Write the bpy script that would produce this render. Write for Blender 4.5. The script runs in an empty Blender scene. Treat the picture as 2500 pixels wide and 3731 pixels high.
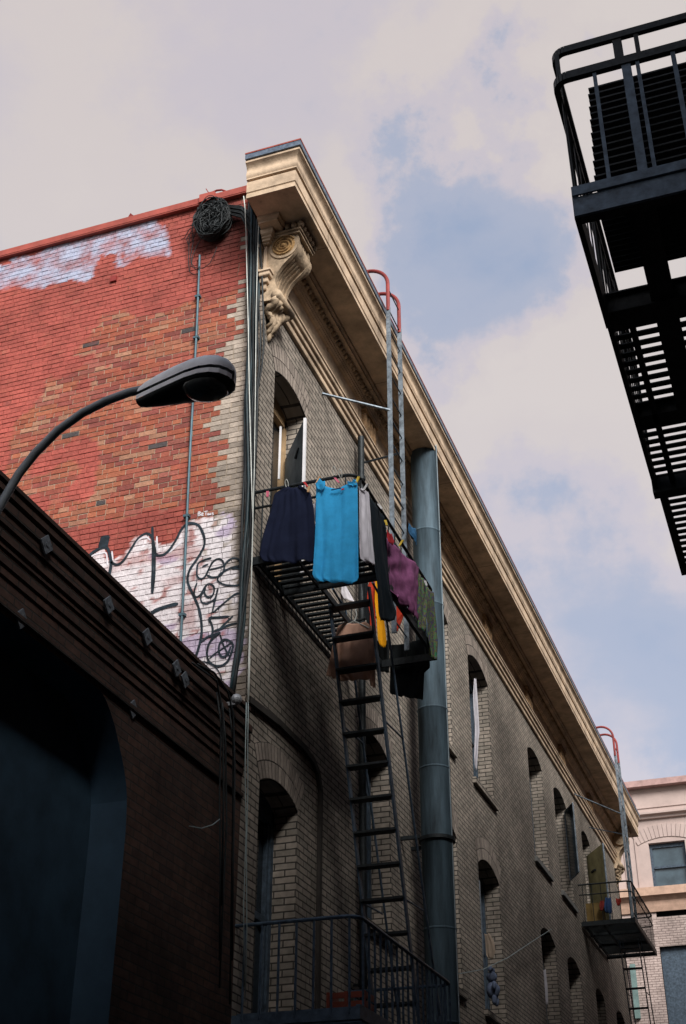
import bpy, bmesh, math, random
from mathutils import Vector, Matrix, noise
random.seed(7)
R = math.radians
S = bpy.context.scene
C = S.collection

# ------------------------------------------------------------------ camera
FOC, PCX, PCY = 4786.0, 1243.0, 1897.0
PIT, YAW, ROL = R(31.07), R(19.85), R(.267)
Fh = Vector((-math.sin(YAW), math.cos(YAW), 0)); Rt = Vector((math.cos(YAW), math.sin(YAW), 0))
FW = Fh*math.cos(PIT) + Vector((0, 0, math.sin(PIT))); UP = -Fh*math.sin(PIT) + Vector((0, 0, math.cos(PIT)))
R2 = Rt*math.cos(ROL) + UP*math.sin(ROL); U2 = -Rt*math.sin(ROL) + UP*math.cos(ROL)
cam = bpy.data.cameras.new('camera'); co = bpy.data.objects.new('camera', cam); C.objects.link(co)
m = Matrix((R2, U2, -FW)).transposed().to_4x4(); co.matrix_world = m
cam.sensor_fit = 'VERTICAL'; cam.sensor_height = 36; cam.lens = 36*FOC/3731
cam.shift_x = (1250-PCX)/3731; cam.shift_y = (PCY-1865.5)/3731
cam.clip_start = .05; cam.clip_end = 2000
S.camera = co

def hit(x, y, ax, val):
    u0 = (x-PCX)/FOC; v0 = (PCY-y)/FOC
    d = FW + R2*u0 + U2*v0
    return d*(val/d[ax])

# ------------------------------------------------------------------ world, sun, exposure
SUN_EL, SUN_AZ = R(36), math.atan2(.66, -.75)      # azimuth from +Y towards +X
w = bpy.data.worlds.new("World"); S.world = w; w.use_nodes = True
nt = w.node_tree; nt.nodes.clear()
def wn(t, **k):
    n = nt.nodes.new(t)
    for a, b in k.items(): setattr(n, a, b)
    return n
wo = wn('ShaderNodeOutputWorld'); bg = wn('ShaderNodeBackground')
sky = wn('ShaderNodeTexSky', sky_type='NISHITA', sun_disc=False, sun_elevation=SUN_EL, sun_rotation=SUN_AZ)
tc = wn('ShaderNodeTexCoord')
ns1 = wn('ShaderNodeTexNoise'); ns1.inputs['Scale'].default_value = 2.0; ns1.inputs['Detail'].default_value = 5; ns1.inputs['Roughness'].default_value = .48
mp = wn('ShaderNodeMapping'); mp.inputs['Scale'].default_value = (1, 1, 1.7); mp.inputs['Location'].default_value = (.35, .1, .4)
ns2 = wn('ShaderNodeTexNoise'); ns2.inputs['Scale'].default_value = 7; ns2.inputs['Detail'].default_value = 9; ns2.inputs['Roughness'].default_value = .6
# the directions are pushed about by noise so that every edge of the cloud is torn
wrp = wn('ShaderNodeTexNoise'); wrp.inputs['Scale'].default_value = 4.5; wrp.inputs['Detail'].default_value = 8; wrp.inputs['Roughness'].default_value = .6
wrs = wn('ShaderNodeVectorMath', operation='SUBTRACT'); wrs.inputs[1].default_value = (.5, .5, .5)
wra = wn('ShaderNodeVectorMath', operation='MULTIPLY_ADD'); wra.inputs[1].default_value = (.36, .36, .36)
nt.links.new(tc.outputs['Generated'], wrp.inputs['Vector']); nt.links.new(wrp.outputs['Color'], wrs.inputs[0]); nt.links.new(wrs.outputs[0], wra.inputs[0]); nt.links.new(tc.outputs['Generated'], wra.inputs[2])
# a clearing in the cloud at one heading of the sky
def clearing(direction, cosr0, cosr1):
    dt = wn('ShaderNodeVectorMath', operation='DOT_PRODUCT'); nv = wn('ShaderNodeVectorMath', operation='NORMALIZE')
    nt.links.new(wra.outputs[0], nv.inputs[0]); nt.links.new(nv.outputs[0], dt.inputs[0]); dt.inputs[1].default_value = direction
    mr = wn('ShaderNodeMapRange'); mr.inputs[1].default_value = cosr0; mr.inputs[2].default_value = cosr1; mr.interpolation_type = 'SMOOTHSTEP'
    nt.links.new(dt.outputs['Value'], mr.inputs[0]); return mr.outputs[0]
def wmath(op, a, b):
    n = wn('ShaderNodeMath', operation=op)
    for i, v in enumerate((a, b)):
        if isinstance(v, (int, float)): n.inputs[i].default_value = v
        else: nt.links.new(v, n.inputs[i])
    return n.outputs[0]
nt.links.new(tc.outputs['Generated'], mp.inputs[0]); nt.links.new(mp.outputs[0], ns1.inputs['Vector']); nt.links.new(mp.outputs[0], ns2.inputs['Vector'])
c1 = clearing(hit(1850, 900, 2, 1).normalized(), math.cos(R(8.5)), math.cos(R(.5)))
c4 = clearing((0, 0, 1), math.cos(R(42)), math.cos(R(12)))  # overhead patch out of view, added dark teal to dim and cool the alley
c2 = clearing(hit(2260, 2450, 2, 1).normalized(), math.cos(R(10)), math.cos(R(2)))
c3 = clearing(hit(750, 130, 2, 1).normalized(), math.cos(R(9)), math.cos(R(1)))
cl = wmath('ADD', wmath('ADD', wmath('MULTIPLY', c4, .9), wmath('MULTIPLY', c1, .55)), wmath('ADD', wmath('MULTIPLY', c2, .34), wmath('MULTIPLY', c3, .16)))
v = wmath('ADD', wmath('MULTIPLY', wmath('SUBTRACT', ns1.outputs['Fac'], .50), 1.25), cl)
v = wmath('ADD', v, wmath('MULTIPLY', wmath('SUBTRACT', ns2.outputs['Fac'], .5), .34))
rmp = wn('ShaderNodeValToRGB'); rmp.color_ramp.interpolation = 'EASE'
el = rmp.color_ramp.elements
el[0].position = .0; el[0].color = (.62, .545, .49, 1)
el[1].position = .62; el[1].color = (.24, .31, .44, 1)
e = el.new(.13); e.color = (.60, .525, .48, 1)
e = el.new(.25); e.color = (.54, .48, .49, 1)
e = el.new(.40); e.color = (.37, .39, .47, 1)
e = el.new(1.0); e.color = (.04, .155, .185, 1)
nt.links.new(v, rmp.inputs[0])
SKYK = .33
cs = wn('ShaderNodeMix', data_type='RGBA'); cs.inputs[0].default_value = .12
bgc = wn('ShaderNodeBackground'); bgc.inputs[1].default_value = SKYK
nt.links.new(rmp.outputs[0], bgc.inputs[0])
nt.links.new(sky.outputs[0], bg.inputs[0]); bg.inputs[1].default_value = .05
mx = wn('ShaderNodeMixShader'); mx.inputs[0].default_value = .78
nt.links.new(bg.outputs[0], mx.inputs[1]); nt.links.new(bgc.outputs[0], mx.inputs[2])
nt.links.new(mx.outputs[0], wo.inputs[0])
sl = bpy.data.lights.new('sun', 'SUN'); sl.energy = 1.5; sl.angle = R(27); sl.color = (1, .98, .945)
so = bpy.data.objects.new('sun', sl); C.objects.link(so)
sd = Vector((math.sin(SUN_AZ)*math.cos(SUN_EL), math.cos(SUN_AZ)*math.cos(SUN_EL), math.sin(SUN_EL)))
so.rotation_euler = sd.to_track_quat('Z', 'Y').to_euler()
S.view_settings.view_transform = 'Standard'; S.view_settings.look = 'None'
S.view_settings.exposure = 2.0; S.view_settings.gamma = 1
S.cycles.max_bounces = 6; S.cycles.diffuse_bounces = 3

# ------------------------------------------------------------------ materials
MAT = {}
def mat(name, col, rough=.8, metal=0, bump=0, bscale=30, var=.15, vscale=6, col2=None, attr=None, streak=False, spec=.3):
    if name in MAT: return MAT[name]
    mm = bpy.data.materials.new(name); mm.use_nodes = True; t = mm.node_tree; b = t.nodes['Principled BSDF']
    b.inputs['Roughness'].default_value = rough; b.inputs['Metallic'].default_value = metal
    b.inputs['Specular IOR Level'].default_value = spec
    tcn = t.nodes.new('ShaderNodeTexCoord'); mpn = t.nodes.new('ShaderNodeMapping')
    t.links.new(tcn.outputs['Object'], mpn.inputs[0])
    if streak: mpn.inputs['Scale'].default_value = (1, 1, .12)
    n = t.nodes.new('ShaderNodeTexNoise'); n.inputs['Scale'].default_value = vscale; n.inputs['Detail'].default_value = 6; n.inputs['Roughness'].default_value = .65
    t.links.new(mpn.outputs[0], n.inputs['Vector'])
    r = t.nodes.new('ShaderNodeValToRGB')
    r.color_ramp.elements[0].position = .3; r.color_ramp.elements[1].position = .7
    c2 = col2 or tuple(c*(1-2.2*var) for c in col)
    r.color_ramp.elements[0].color = (*[max(0, c) for c in c2], 1); r.color_ramp.elements[1].color = (*[c*(1+var) for c in col], 1)
    t.links.new(n.outputs['Fac'], r.inputs[0]); out = r.outputs[0]
    if attr:
        a = t.nodes.new('ShaderNodeAttribute'); a.attribute_name = attr
        m2 = t.nodes.new('ShaderNodeMix'); m2.data_type = 'RGBA'; m2.blend_type = 'MULTIPLY'; m2.inputs[0].default_value = 1
        t.links.new(a.outputs['Color'], m2.inputs[6]); t.links.new(out, m2.inputs[7]); out = m2.outputs[2]
    t.links.new(out, b.inputs['Base Color'])
    if bump:
        bn = t.nodes.new('ShaderNodeTexNoise'); bn.inputs['Scale'].default_value = bscale; bn.inputs['Detail'].default_value = 5
        bp = t.nodes.new('ShaderNodeBump'); bp.inputs['Strength'].default_value = bump; bp.inputs['Distance'].default_value = .012 if bscale == 16 else .01
        t.links.new(tcn.outputs['Object'], bn.inputs['Vector'])
        t.links.new(bn.outputs['Fac'], bp.inputs['Height']); t.links.new(bp.outputs[0], b.inputs['Normal'])
    MAT[name] = mm; return mm
def brickmat(name, ca, cb, mortar, bw=.2, rh=.06, ms=.006, var=.5, stain=(.5, 1.1), smooth=.25, bias=0, depth=.006):
    mm = bpy.data.materials.new(name); mm.use_nodes = True; t = mm.node_tree; b = t.nodes['Principled BSDF']
    b.inputs['Roughness'].default_value = .85; b.inputs['Specular IOR Level'].default_value = .2
    L = t.links.new; N = t.nodes.new
    g = N('ShaderNodeNewGeometry'); sp = N('ShaderNodeSeparateXYZ'); L(g.outputs['Position'], sp.inputs[0])
    sn = N('ShaderNodeSeparateXYZ'); L(g.outputs['True Normal'], sn.inputs[0])
    ab = N('ShaderNodeMath'); ab.operation = 'ABSOLUTE'; L(sn.outputs[0], ab.inputs[0])
    gt = N('ShaderNodeMath'); gt.operation = 'GREATER_THAN'; gt.inputs[1].default_value = .6; L(ab.outputs[0], gt.inputs[0])
    mu = N('ShaderNodeMix'); L(gt.outputs[0], mu.inputs[0]); L(sp.outputs[0], mu.inputs[2]); L(sp.outputs[1], mu.inputs[3])
    cb_ = N('ShaderNodeCombineXYZ'); L(mu.outputs[0], cb_.inputs[0]); L(sp.outputs[2], cb_.inputs[1])
    wob = N('ShaderNodeTexNoise'); wob.inputs['Scale'].default_value = 3; L(g.outputs['Position'], wob.inputs['Vector'])
    wa = N('ShaderNodeVectorMath'); wa.operation = 'MULTIPLY_ADD'; L(wob.outputs['Color'], wa.inputs[0]); wa.inputs[1].default_value = (.012, .012, 0); L(cb_.outputs[0], wa.inputs[2])
    br = N('ShaderNodeTexBrick'); L(wa.outputs[0], br.inputs['Vector'])
    br.inputs['Scale'].default_value = 1; br.inputs['Brick Width'].default_value = bw; br.inputs['Row Height'].default_value = rh
    br.inputs['Mortar Size'].default_value = ms; br.inputs['Mortar Smooth'].default_value = smooth; br.inputs['Bias'].default_value = bias
    br.inputs['Color1'].default_value = (*ca, 1); br.inputs['Color2'].default_value = (*cb, 1); br.inputs['Mortar'].default_value = (*mortar, 1)
    n = N('ShaderNodeTexNoise'); n.inputs['Scale'].default_value = .9; n.inputs['Detail'].default_value = 9; n.inputs['Roughness'].default_value = .68; L(g.outputs['Position'], n.inputs['Vector'])
    r = N('ShaderNodeMapRange'); r.inputs[1].default_value = .3; r.inputs[2].default_value = .7; r.inputs[3].default_value = stain[0]; r.inputs[4].default_value = stain[1]; L(n.outputs['Fac'], r.inputs[0])
    n3 = N('ShaderNodeTexNoise'); n3.inputs['Scale'].default_value = 14; n3.inputs['Detail'].default_value = 6; L(wa.outputs[0], n3.inputs['Vector'])
    r3 = N('ShaderNodeMapRange'); r3.inputs[1].default_value = .3; r3.inputs[2].default_value = .7; r3.inputs[3].default_value = 1-var*.5; r3.inputs[4].default_value = 1+var*.3; L(n3.outputs['Fac'], r3.inputs[0])
    pr = N('ShaderNodeMath'); pr.operation = 'MULTIPLY'; L(r.outputs[0], pr.inputs[0]); L(r3.outputs[0], pr.inputs[1])
    mx_ = N('ShaderNodeVectorMath'); mx_.operation = 'SCALE'; L(br.outputs['Color'], mx_.inputs[0]); L(pr.outputs[0], mx_.inputs['Scale'])
    L(mx_.outputs[0], b.inputs['Base Color'])
    iv = N('ShaderNodeMath'); iv.operation = 'SUBTRACT'; iv.inputs[0].default_value = 1; L(br.outputs['Fac'], iv.inputs[1])
    ad = N('ShaderNodeMath'); ad.operation = 'MULTIPLY_ADD'; L(n3.outputs['Fac'], ad.inputs[0]); ad.inputs[1].default_value = .35; L(iv.outputs[0], ad.inputs[2])
    bp = N('ShaderNodeBump'); bp.inputs['Strength'].default_value = .9; bp.inputs['Distance'].default_value = depth; L(ad.outputs[0], bp.inputs['Height']); L(bp.outputs[0], b.inputs['Normal'])
    MAT[name] = mm; return mm
BEIGE = brickmat('beige brick', (.40, .34, .285), (.295, .26, .218), (.07, .062, .055), ms=.007, stain=(.42, 1.18))
DARKB = brickmat('dark brick', (.12, .066, .05), (.08, .05, .042), (.05, .045, .04), stain=(.35, 1.1), smooth=.3)
PINKB = brickmat('pink painted brick', (.50, .40, .365), (.43, .34, .31), (.20, .15, .135), bw=.22, rh=.07, ms=.008)
CREAM = mat('cream painted cornice', (.60, .45, .315), .65, bump=.45, bscale=22, var=.22, vscale=3.2, streak=False)
CREAM2 = mat('weathered cream plaster', (.47, .35, .235), .75, bump=.5, bscale=40, var=.3, vscale=9)
RUST = mat('ochre stained plaster', (.40, .24, .10), .8, bump=.3, bscale=60, var=.35, vscale=24)
BROWNT = mat('brown stained ornament', (.34, .21, .11), .8, bump=.3, var=.3, vscale=14)
REDP = mat('red paint', (.36, .08, .06), .6, bump=.2, var=.15)
REDM = mat('red oxide pipe', (.25, .035, .03), .5, var=.2)
BLUEM = mat('grey blue capping', (.14, .18, .24), .5, metal=.3, var=.25, vscale=20)
GALV = mat('galvanised duct', (.075, .115, .145), .72, metal=.1, bump=.35, bscale=5, var=.34, vscale=7, streak=True)
BSTEEL = mat('blue grey steel', (.085, .125, .175), .5, metal=.2, bump=.2, bscale=60, var=.25, vscale=14)
IRON = mat('dark iron', (.022, .027, .03), .55, metal=.3, bump=.2, bscale=80, var=.3, vscale=30)
IRONB = mat('blue grey painted iron', (.06, .085, .115), .55, metal=.15, bump=.2, bscale=60, var=.28, vscale=18)
GREYP = mat('pale grey ladder steel', (.22, .26, .30), .5, metal=.4, var=.3, vscale=15)
BLACK = mat('black rubber', (.014, .018, .02), .6, var=.3)
TEAL = mat('dark teal cable', (.012, .032, .04), .5, var=.3)
WHITEC = mat('white cable', (.6, .62, .58), .5)
WHITE = mat('white paint', (.75, .74, .76), .5, var=.06)
PANEL = mat('grey blue steel', (.22, .27, .30), .55, metal=.2, bump=.1, var=.18, vscale=5)
YELP = mat('faded yellow green panel', (.40, .38, .21), .7, var=.2, vscale=4)
TAN = mat('tan timber', (.36, .24, .13), .7, var=.2)
BLUED = mat('dark blue paint', (.028, .058, .09), .7, var=.25, vscale=2)
REDPL = mat('red mortar', (.33, .09, .065), .9)
def add_joints(mm, step, wdt):
    t = mm.node_tree; L = t.links.new; b_ = t.nodes['Principled BSDF']; src = b_.inputs['Base Color'].links[0].from_socket
    g = t.nodes.new('ShaderNodeNewGeometry'); sp = t.nodes.new('ShaderNodeSeparateXYZ'); L(g.outputs['Position'], sp.inputs[0])
    mo_ = t.nodes.new('ShaderNodeMath'); mo_.operation = 'FLOORED_MODULO'; mo_.inputs[1].default_value = step; L(sp.outputs[1], mo_.inputs[0])
    lt = t.nodes.new('ShaderNodeMath'); lt.operation = 'LESS_THAN'; lt.inputs[1].default_value = wdt; L(mo_.outputs[0], lt.inputs[0])
    n = t.nodes.new('ShaderNodeTexNoise'); n.inputs['Scale'].default_value = 11; n.inputs['Detail'].default_value = 8; n.inputs['Roughness'].default_value = .7
    mp_ = t.nodes.new('ShaderNodeMapping'); mp_.inputs['Scale'].default_value = (1, 1, .25); L(g.outputs['Position'], mp_.inputs[0]); L(mp_.outputs[0], n.inputs['Vector'])
    gt = t.nodes.new('ShaderNodeMapRange'); gt.inputs[1].default_value = .60; gt.inputs[2].default_value = .72; gt.inputs[3].default_value = 0; gt.inputs[4].default_value = .6; L(n.outputs['Fac'], gt.inputs[0])
    mx1 = t.nodes.new('ShaderNodeMath'); mx1.operation = 'MAXIMUM'; L(lt.outputs[0], mx1.inputs[0]); L(gt.outputs[0], mx1.inputs[1])
    mi = t.nodes.new('ShaderNodeMix'); mi.data_type = 'RGBA'; L(mx1.outputs[0], mi.inputs[0]); L(src, mi.inputs[6]); mi.inputs[7].default_value = (.13, .095, .065, 1)
    L(mi.outputs[2], b_.inputs['Base Color'])
add_joints(CREAM, 2.43, .009)
ROOF = mat('grey roofing', (.09, .09, .09), .95, bump=.4, var=.2)
ASPH = mat('asphalt', (.05, .05, .052), .95, bump=.4, var=.2)
CONC = mat('concrete', (.2, .2, .19), .9, bump=.3, var=.2)
PINK = mat('pink stucco', (.44, .345, .315), .85, bump=.25, bscale=18, var=.07, vscale=2)
PINKL = mat('salmon ledge', (.47, .31, .23), .8, var=.12)
LAMPG = mat('lamp housing grey', (.84, .86, .90), .5, metal=0, var=.12)
GRAF = mat('navy spray paint', (.018, .032, .045), .75, var=.4, vscale=12)
GRAFW = mat('white spray paint', (.74, .7, .74), .8, var=.1)
def glassmat(name, col, rough=.06):
    mm = mat(name, col, rough, var=.2, vscale=2, spec=.6); return mm
GLASS = glassmat('dark window glass', (.012, .016, .02), .08)
GLASSB = glassmat('blue grey glass', (.06, .09, .11), .15)
LENS = mat('dark lamp lens', (.09, .10, .10), .12, var=.3, vscale=14, spec=.6)

# ------------------------------------------------------------------ mesh helpers
class MB:
    def __init__(s): s.v = []; s.f = []; s.c = None
    def add(s, vs, fs):
        o = len(s.v); s.v += [tuple(p) for p in vs]; s.f += [tuple(i+o for i in f) for f in fs]
    def box(s, x0, x1, y0, y1, z0, z1):
        s.add([(x0,y0,z0),(x1,y0,z0),(x1,y1,z0),(x0,y1,z0),(x0,y0,z1),(x1,y0,z1),(x1,y1,z1),(x0,y1,z1)],
              [(0,3,2,1),(4,5,6,7),(0,1,5,4),(1,2,6,5),(2,3,7,6),(3,0,4,7)])
    def bar(s, a, b, wd, ht, up=(0,0,1)):
        a = Vector(a); b = Vector(b); d = (b-a).normalized(); u = Vector(up)
        sd_ = d.cross(u)
        if sd_.length < 1e-4: sd_ = d.cross(Vector((0,1,0)))
        sd_.normalize(); u = sd_.cross(d).normalized(); sd_ *= wd/2; u *= ht/2
        vs = [a-sd_-u, a+sd_-u, a+sd_+u, a-sd_+u, b-sd_-u, b+sd_-u, b+sd_+u, b-sd_+u]
        s.add(vs, [(0,3,2,1),(4,5,6,7),(0,1,5,4),(1,2,6,5),(2,3,7,6),(3,0,4,7)])
    def tube(s, pts, r, n=8, cap=True):
        pts = [Vector(p) for p in pts]; rs = r if isinstance(r, (list, tuple)) else [r]*len(pts)
        t0 = (pts[1]-pts[0]).normalized(); u = t0.orthogonal().normalized(); rings = []
        for i, p in enumerate(pts):
            t = (pts[min(i+1, len(pts)-1)]-pts[max(i-1, 0)])
            if t.length < 1e-6: t = t0
            t.normalize(); u = (u - t*u.dot(t))
            if u.length < 1e-5: u = t.orthogonal()
            u.normalize(); vv = t.cross(u)
            rings.append([p+(u*math.cos(a)+vv*math.sin(a))*rs[i] for a in [2*math.pi*k/n for k in range(n)]])
        vs = [q for rg in rings for q in rg]; fs = []
        for i in range(len(rings)-1):
            for k in range(n):
                k2 = (k+1) % n; fs.append((i*n+k, i*n+k2, (i+1)*n+k2, (i+1)*n+k))
        if cap: fs += [tuple(range(n))[::-1], tuple(range((len(rings)-1)*n, len(rings)*n))]
        s.add(vs, fs)
    def prism(s, poly, fn, d0, d1):   # poly 2D, fn(a,b,d)->xyz
        n = len(poly); s.add([fn(a, b, d0) for a, b in poly]+[fn(a, b, d1) for a, b in poly],
            [tuple(range(n))[::-1], tuple(range(n, 2*n))]+[(i, (i+1) % n, n+(i+1) % n, n+i) for i in range(n)])
    def sphere(s, c, r, nu=10, nv=7, sc=(1,1,1)):
        vs = []; fs = []
        for j in range(nv+1):
            th = math.pi*j/nv
            for i in range(nu):
                ph = 2*math.pi*i/nu; vs.append((c[0]+r*sc[0]*math.sin(th)*math.cos(ph), c[1]+r*sc[1]*math.sin(th)*math.sin(ph), c[2]+r*sc[2]*math.cos(th)))
        for j in range(nv):
            for i in range(nu): i2 = (i+1) % nu; fs.append((j*nu+i, (j+1)*nu+i, (j+1)*nu+i2, j*nu+i2))
        s.add(vs, fs)
    def sweep(s, path, prof):        # prof (projection, z) swept along a 2D path with mitred corners
        n = len(path); k = len(prof); vs = []
        for i, (x, y) in enumerate(path):
            ns = []
            if i > 0: d = Vector((x-path[i-1][0], y-path[i-1][1])).normalized(); ns.append(Vector((d.y, -d.x)))
            if i < n-1: d = Vector((path[i+1][0]-x, path[i+1][1]-y)).normalized(); ns.append(Vector((d.y, -d.x)))
            o = ns[0] if len(ns) == 1 else (ns[0]+ns[1])/(1+ns[0].dot(ns[1]))
            vs += [(x+o.x*p, y+o.y*p, z) for p, z in prof]
        fs = [(i*k+j, (i+1)*k+j, (i+1)*k+(j+1) % k, i*k+(j+1) % k) for i in range(n-1) for j in range(k)]
        fs += [tuple(range(k)), tuple(range((n-1)*k, n*k))[::-1]]
        s.add(vs, fs)
    def build(s, name, material, parent=None, smooth=False, fix=True):
        me = bpy.data.meshes.new(name); me.from_pydata([tuple(v) for v in s.v], [], s.f); me.update()
        if s.c:
            a = me.color_attributes.new('Col', 'FLOAT_COLOR', 'POINT')
            a.data.foreach_set('color', [q for c in s.c for q in (*c, 1)])
        if fix:
            bm = bmesh.new(); bm.from_mesh(me); bmesh.ops.recalc_face_normals(bm, faces=bm.faces); bm.to_mesh(me); bm.free()
        if smooth: me.shade_smooth()
        me.materials.append(material)
        o = bpy.data.objects.new(name, me); C.objects.link(o)
        if parent: o.parent = parent; o.matrix_parent_inverse = parent.matrix_basis.inverted()
        return o
def smooth_angle(o, ang=40):
    me = o.data; me.shade_smooth()
    bm = bmesh.new(); bm.from_mesh(me)
    for e_ in bm.edges:
        if len(e_.link_faces) == 2 and e_.calc_face_angle(0) > R(ang): e_.smooth = False
    bm.to_mesh(me); bm.free(); return o
def tag(o, label=None, cat=None, group=None, kind=None):
    if label: o['label'] = label
    if cat: o['category'] = cat
    if group: o['group'] = group
    if kind: o['kind'] = kind
    return o
def thing(name, loc, label, cat, group=None):
    o = bpy.data.objects.new(name, None); o.empty_display_size = .2; o.location = loc; C.objects.link(o)
    return tag(o, label, cat, group)
def arc(cx, cy, r, a0, a1, n): return [(cx+r*math.cos(R(a0+(a1-a0)*i/n)), cy+r*math.sin(R(a0+(a1-a0)*i/n))) for i in range(n+1)]

XF = -4.2; Y0 = 9.3; Y1 = 30.4; GZ = -1.6
# ------------------------------------------------------------------ setting
b = MB(); b.box(-900, 900, -900, 900, GZ-.5, GZ-.12); tag(b.build('ground', ASPH), kind='structure')
b = MB(); b.box(-3.4, -.5, -30, 37, GZ-.2, GZ-.004); tag(b.build('road', ASPH), kind='structure')
b = MB(); b.box(-4.2, -3.4, -30, 37, GZ-.2, GZ); b.box(-.5, .45, -30, 37, GZ-.2, GZ); tag(b.build('pavement', CONC), kind='structure')

# ------------------------------------------------------------------ beige brick building with the red side wall
main = thing('brick_building', (XF, Y0, GZ), 'long three storey building with beige brick front, red painted side wall and cream cornice', 'building')
RISE = .13
cols = [ # y0, y1, [(sill, spring)...]
    (9.66, 10.53, [(-1.3, .9), (1.9, 3.80), (5.78, 8.08)]),
    (12.2, 13.25, [(-1.2, 1.9), (3.3, 5.2)]),
    (14.9, 16.05, [(.2, 2.1), (3.3, 5.2), (6.38, 8.27)]),
    (17.13, 18.32, [(.2, 2.1), (3.3, 5.2), (6.38, 8.27)]),
    (21.05, 22.22, [(.2, 2.1), (3.3, 5.2), (6.38, 8.27)]),
    (23.2, 24.42, [(.2, 2.1), (3.3, 5.2), (6.38, 8.27)]),
    (25.9, 26.85, [(.2, 2.1), (2.4, 5.2), (6.27, 8.27)]),
    (28.2, 29.3, [(.2, 2.1), (3.3, 5.2)]),
]
ZT = 10.0; DEP = .26
def archz(y, ya, yb, sp, rise):
    c = (ya+yb)/2; h = (yb-ya)/2; rad = (h*h+rise*rise)/(2*rise); return sp+rise-rad+math.sqrt(max(0, rad*rad-(y-c)**2))
b = MB()
def fq(a, b_, c_, d_): b.add([(XF, *a), (XF, *b_), (XF, *c_), (XF, *d_)], [(0, 1, 2, 3)])
prev = Y0
for ya, yb, ops in cols:
    fq((prev, GZ), (ya, GZ), (ya, ZT), (prev, ZT)); prev = yb
    n = 14; ys = [ya+(yb-ya)*i/n for i in range(n+1)]
    lo = [GZ]*(n+1)
    for sill, sp in ops:
        rise = RISE*(yb-ya)
        fq((ya, lo[0]) if lo[0] == lo[1] else (ya, lo[0]), (yb, lo[0]), (yb, sill), (ya, sill)) if lo[0] == lo[n//2] else [fq((ys[i], lo[i]), (ys[i+1], lo[i+1]), (ys[i+1], sill), (ys[i], sill)) for i in range(n)]
        top = [archz(y, ya, yb, sp, rise) for y in ys]
        # reveals
        b.add([(XF, ya, sill), (XF-DEP, ya, sill), (XF-DEP, ya, sp), (XF, ya, sp)], [(0, 1, 2, 3)])
        b.add([(XF, yb, sill), (XF-DEP, yb, sill), (XF-DEP, yb, sp), (XF, yb, sp)], [(3, 2, 1, 0)])
        b.add([(XF, ya, sill), (XF, yb, sill), (XF-DEP, yb, sill), (XF-DEP, ya, sill)], [(0, 1, 2, 3)])
        for i in range(n): b.add([(XF, ys[i], top[i]), (XF, ys[i+1], top[i+1]), (XF-DEP, ys[i+1], top[i+1]), (XF-DEP, ys[i], top[i])], [(0, 3, 2, 1)])
        lo = top
    for i in range(n): fq((ys[i], lo[i]), (ys[i+1], lo[i+1]), (ys[i+1], ZT), (ys[i], ZT))
fq((prev, GZ), (Y1, GZ), (Y1, ZT), (prev, ZT))
b.build('brick_facade', BEIGE, main, fix=False)
b = MB()   # hollow shell: far end, back, roof and the inner dark lining
b.add([(XF, Y1, GZ), (-13, Y1, GZ), (-13, Y1, ZT), (XF, Y1, ZT)], [(0, 1, 2, 3)])
b.add([(-13, Y1, GZ), (-13, Y0+.02, GZ), (-13, Y0+.02, ZT), (-13, Y1, ZT)], [(0, 1, 2, 3)])
b.build('rear_wall', BEIGE, main)
b = MB(); b.box(-13, XF+.02, Y0+.32, Y1, 9.93, 10.0); b.build('roof', ROOF, main)

# windows: frame, sash rail, glass
def window(ya, yb, sill, sp, parent, fm=TAN, open_=False, rail=True):
    rise = RISE*(yb-ya); x = XF-DEP; w_ = .055
    f = MB(); n = 10; ys = [ya+(yb-ya)*i/n for i in range(n+1)]; top = [archz(y, ya, yb, sp, rise) for y in ys]
    f.box(x-.05, x+.04, ya, ya+w_, sill, sp); f.box(x-.05, x+.04, yb-w_, yb, sill, sp); f.box(x-.05, x+.05, ya+w_, yb-w_, sill, sill+.06)
    for i in range(n):
        f.add([(x+.04, ys[i], sp-.10), (x+.04, ys[i+1], sp-.10), (x+.04, ys[i+1], top[i+1]), (x+.04, ys[i], top[i]),
               (x-.05, ys[i], sp-.10), (x-.05, ys[i+1], sp-.10), (x-.05, ys[i+1], top[i+1]), (x-.05, ys[i], top[i])],
              [(0, 1, 2, 3), (0, 4, 5, 1), (4, 7, 6, 5)])
    win = f.build('window', fm, parent)
    g = MB(); g.box(x-.035, x-.02, ya+w_-.01, yb-w_+.01, sill+.05, sp-.09); g.build('pane', GLASS, win)
    if rail:
        s_ = MB(); mz = (sill+sp)/2; s_.box(x-.02, x+.025, ya+w_, yb-w_, mz-.03, mz+.03)
        s_.box(x-.02, x+.02, ya+w_, ya+w_+.035, sill+.06, sp-.1); s_.box(x-.02, x+.02, yb-w_-.035, yb-w_, sill+.06, sp-.1); s_.build('sash', fm, win)
    return win
for ya, yb, ops in cols:
    for k, (sill, sp) in enumerate(ops):
        near = ya < 10
        wi = window(ya, yb, sill, sp, main, TAN if near and k == 2 else IRONB, rail=not (near and k == 2))
        if not (near and k == 2) and not (25 < ya < 27 and k == 2) and sill > 0:
            s_ = MB(); s_.box(XF-DEP+.05, XF+.05, ya-.06, yb+.06, sill-.075, sill+.004); s_.build('sill', CONC if ya > 21 else BEIGE, wi)
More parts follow.
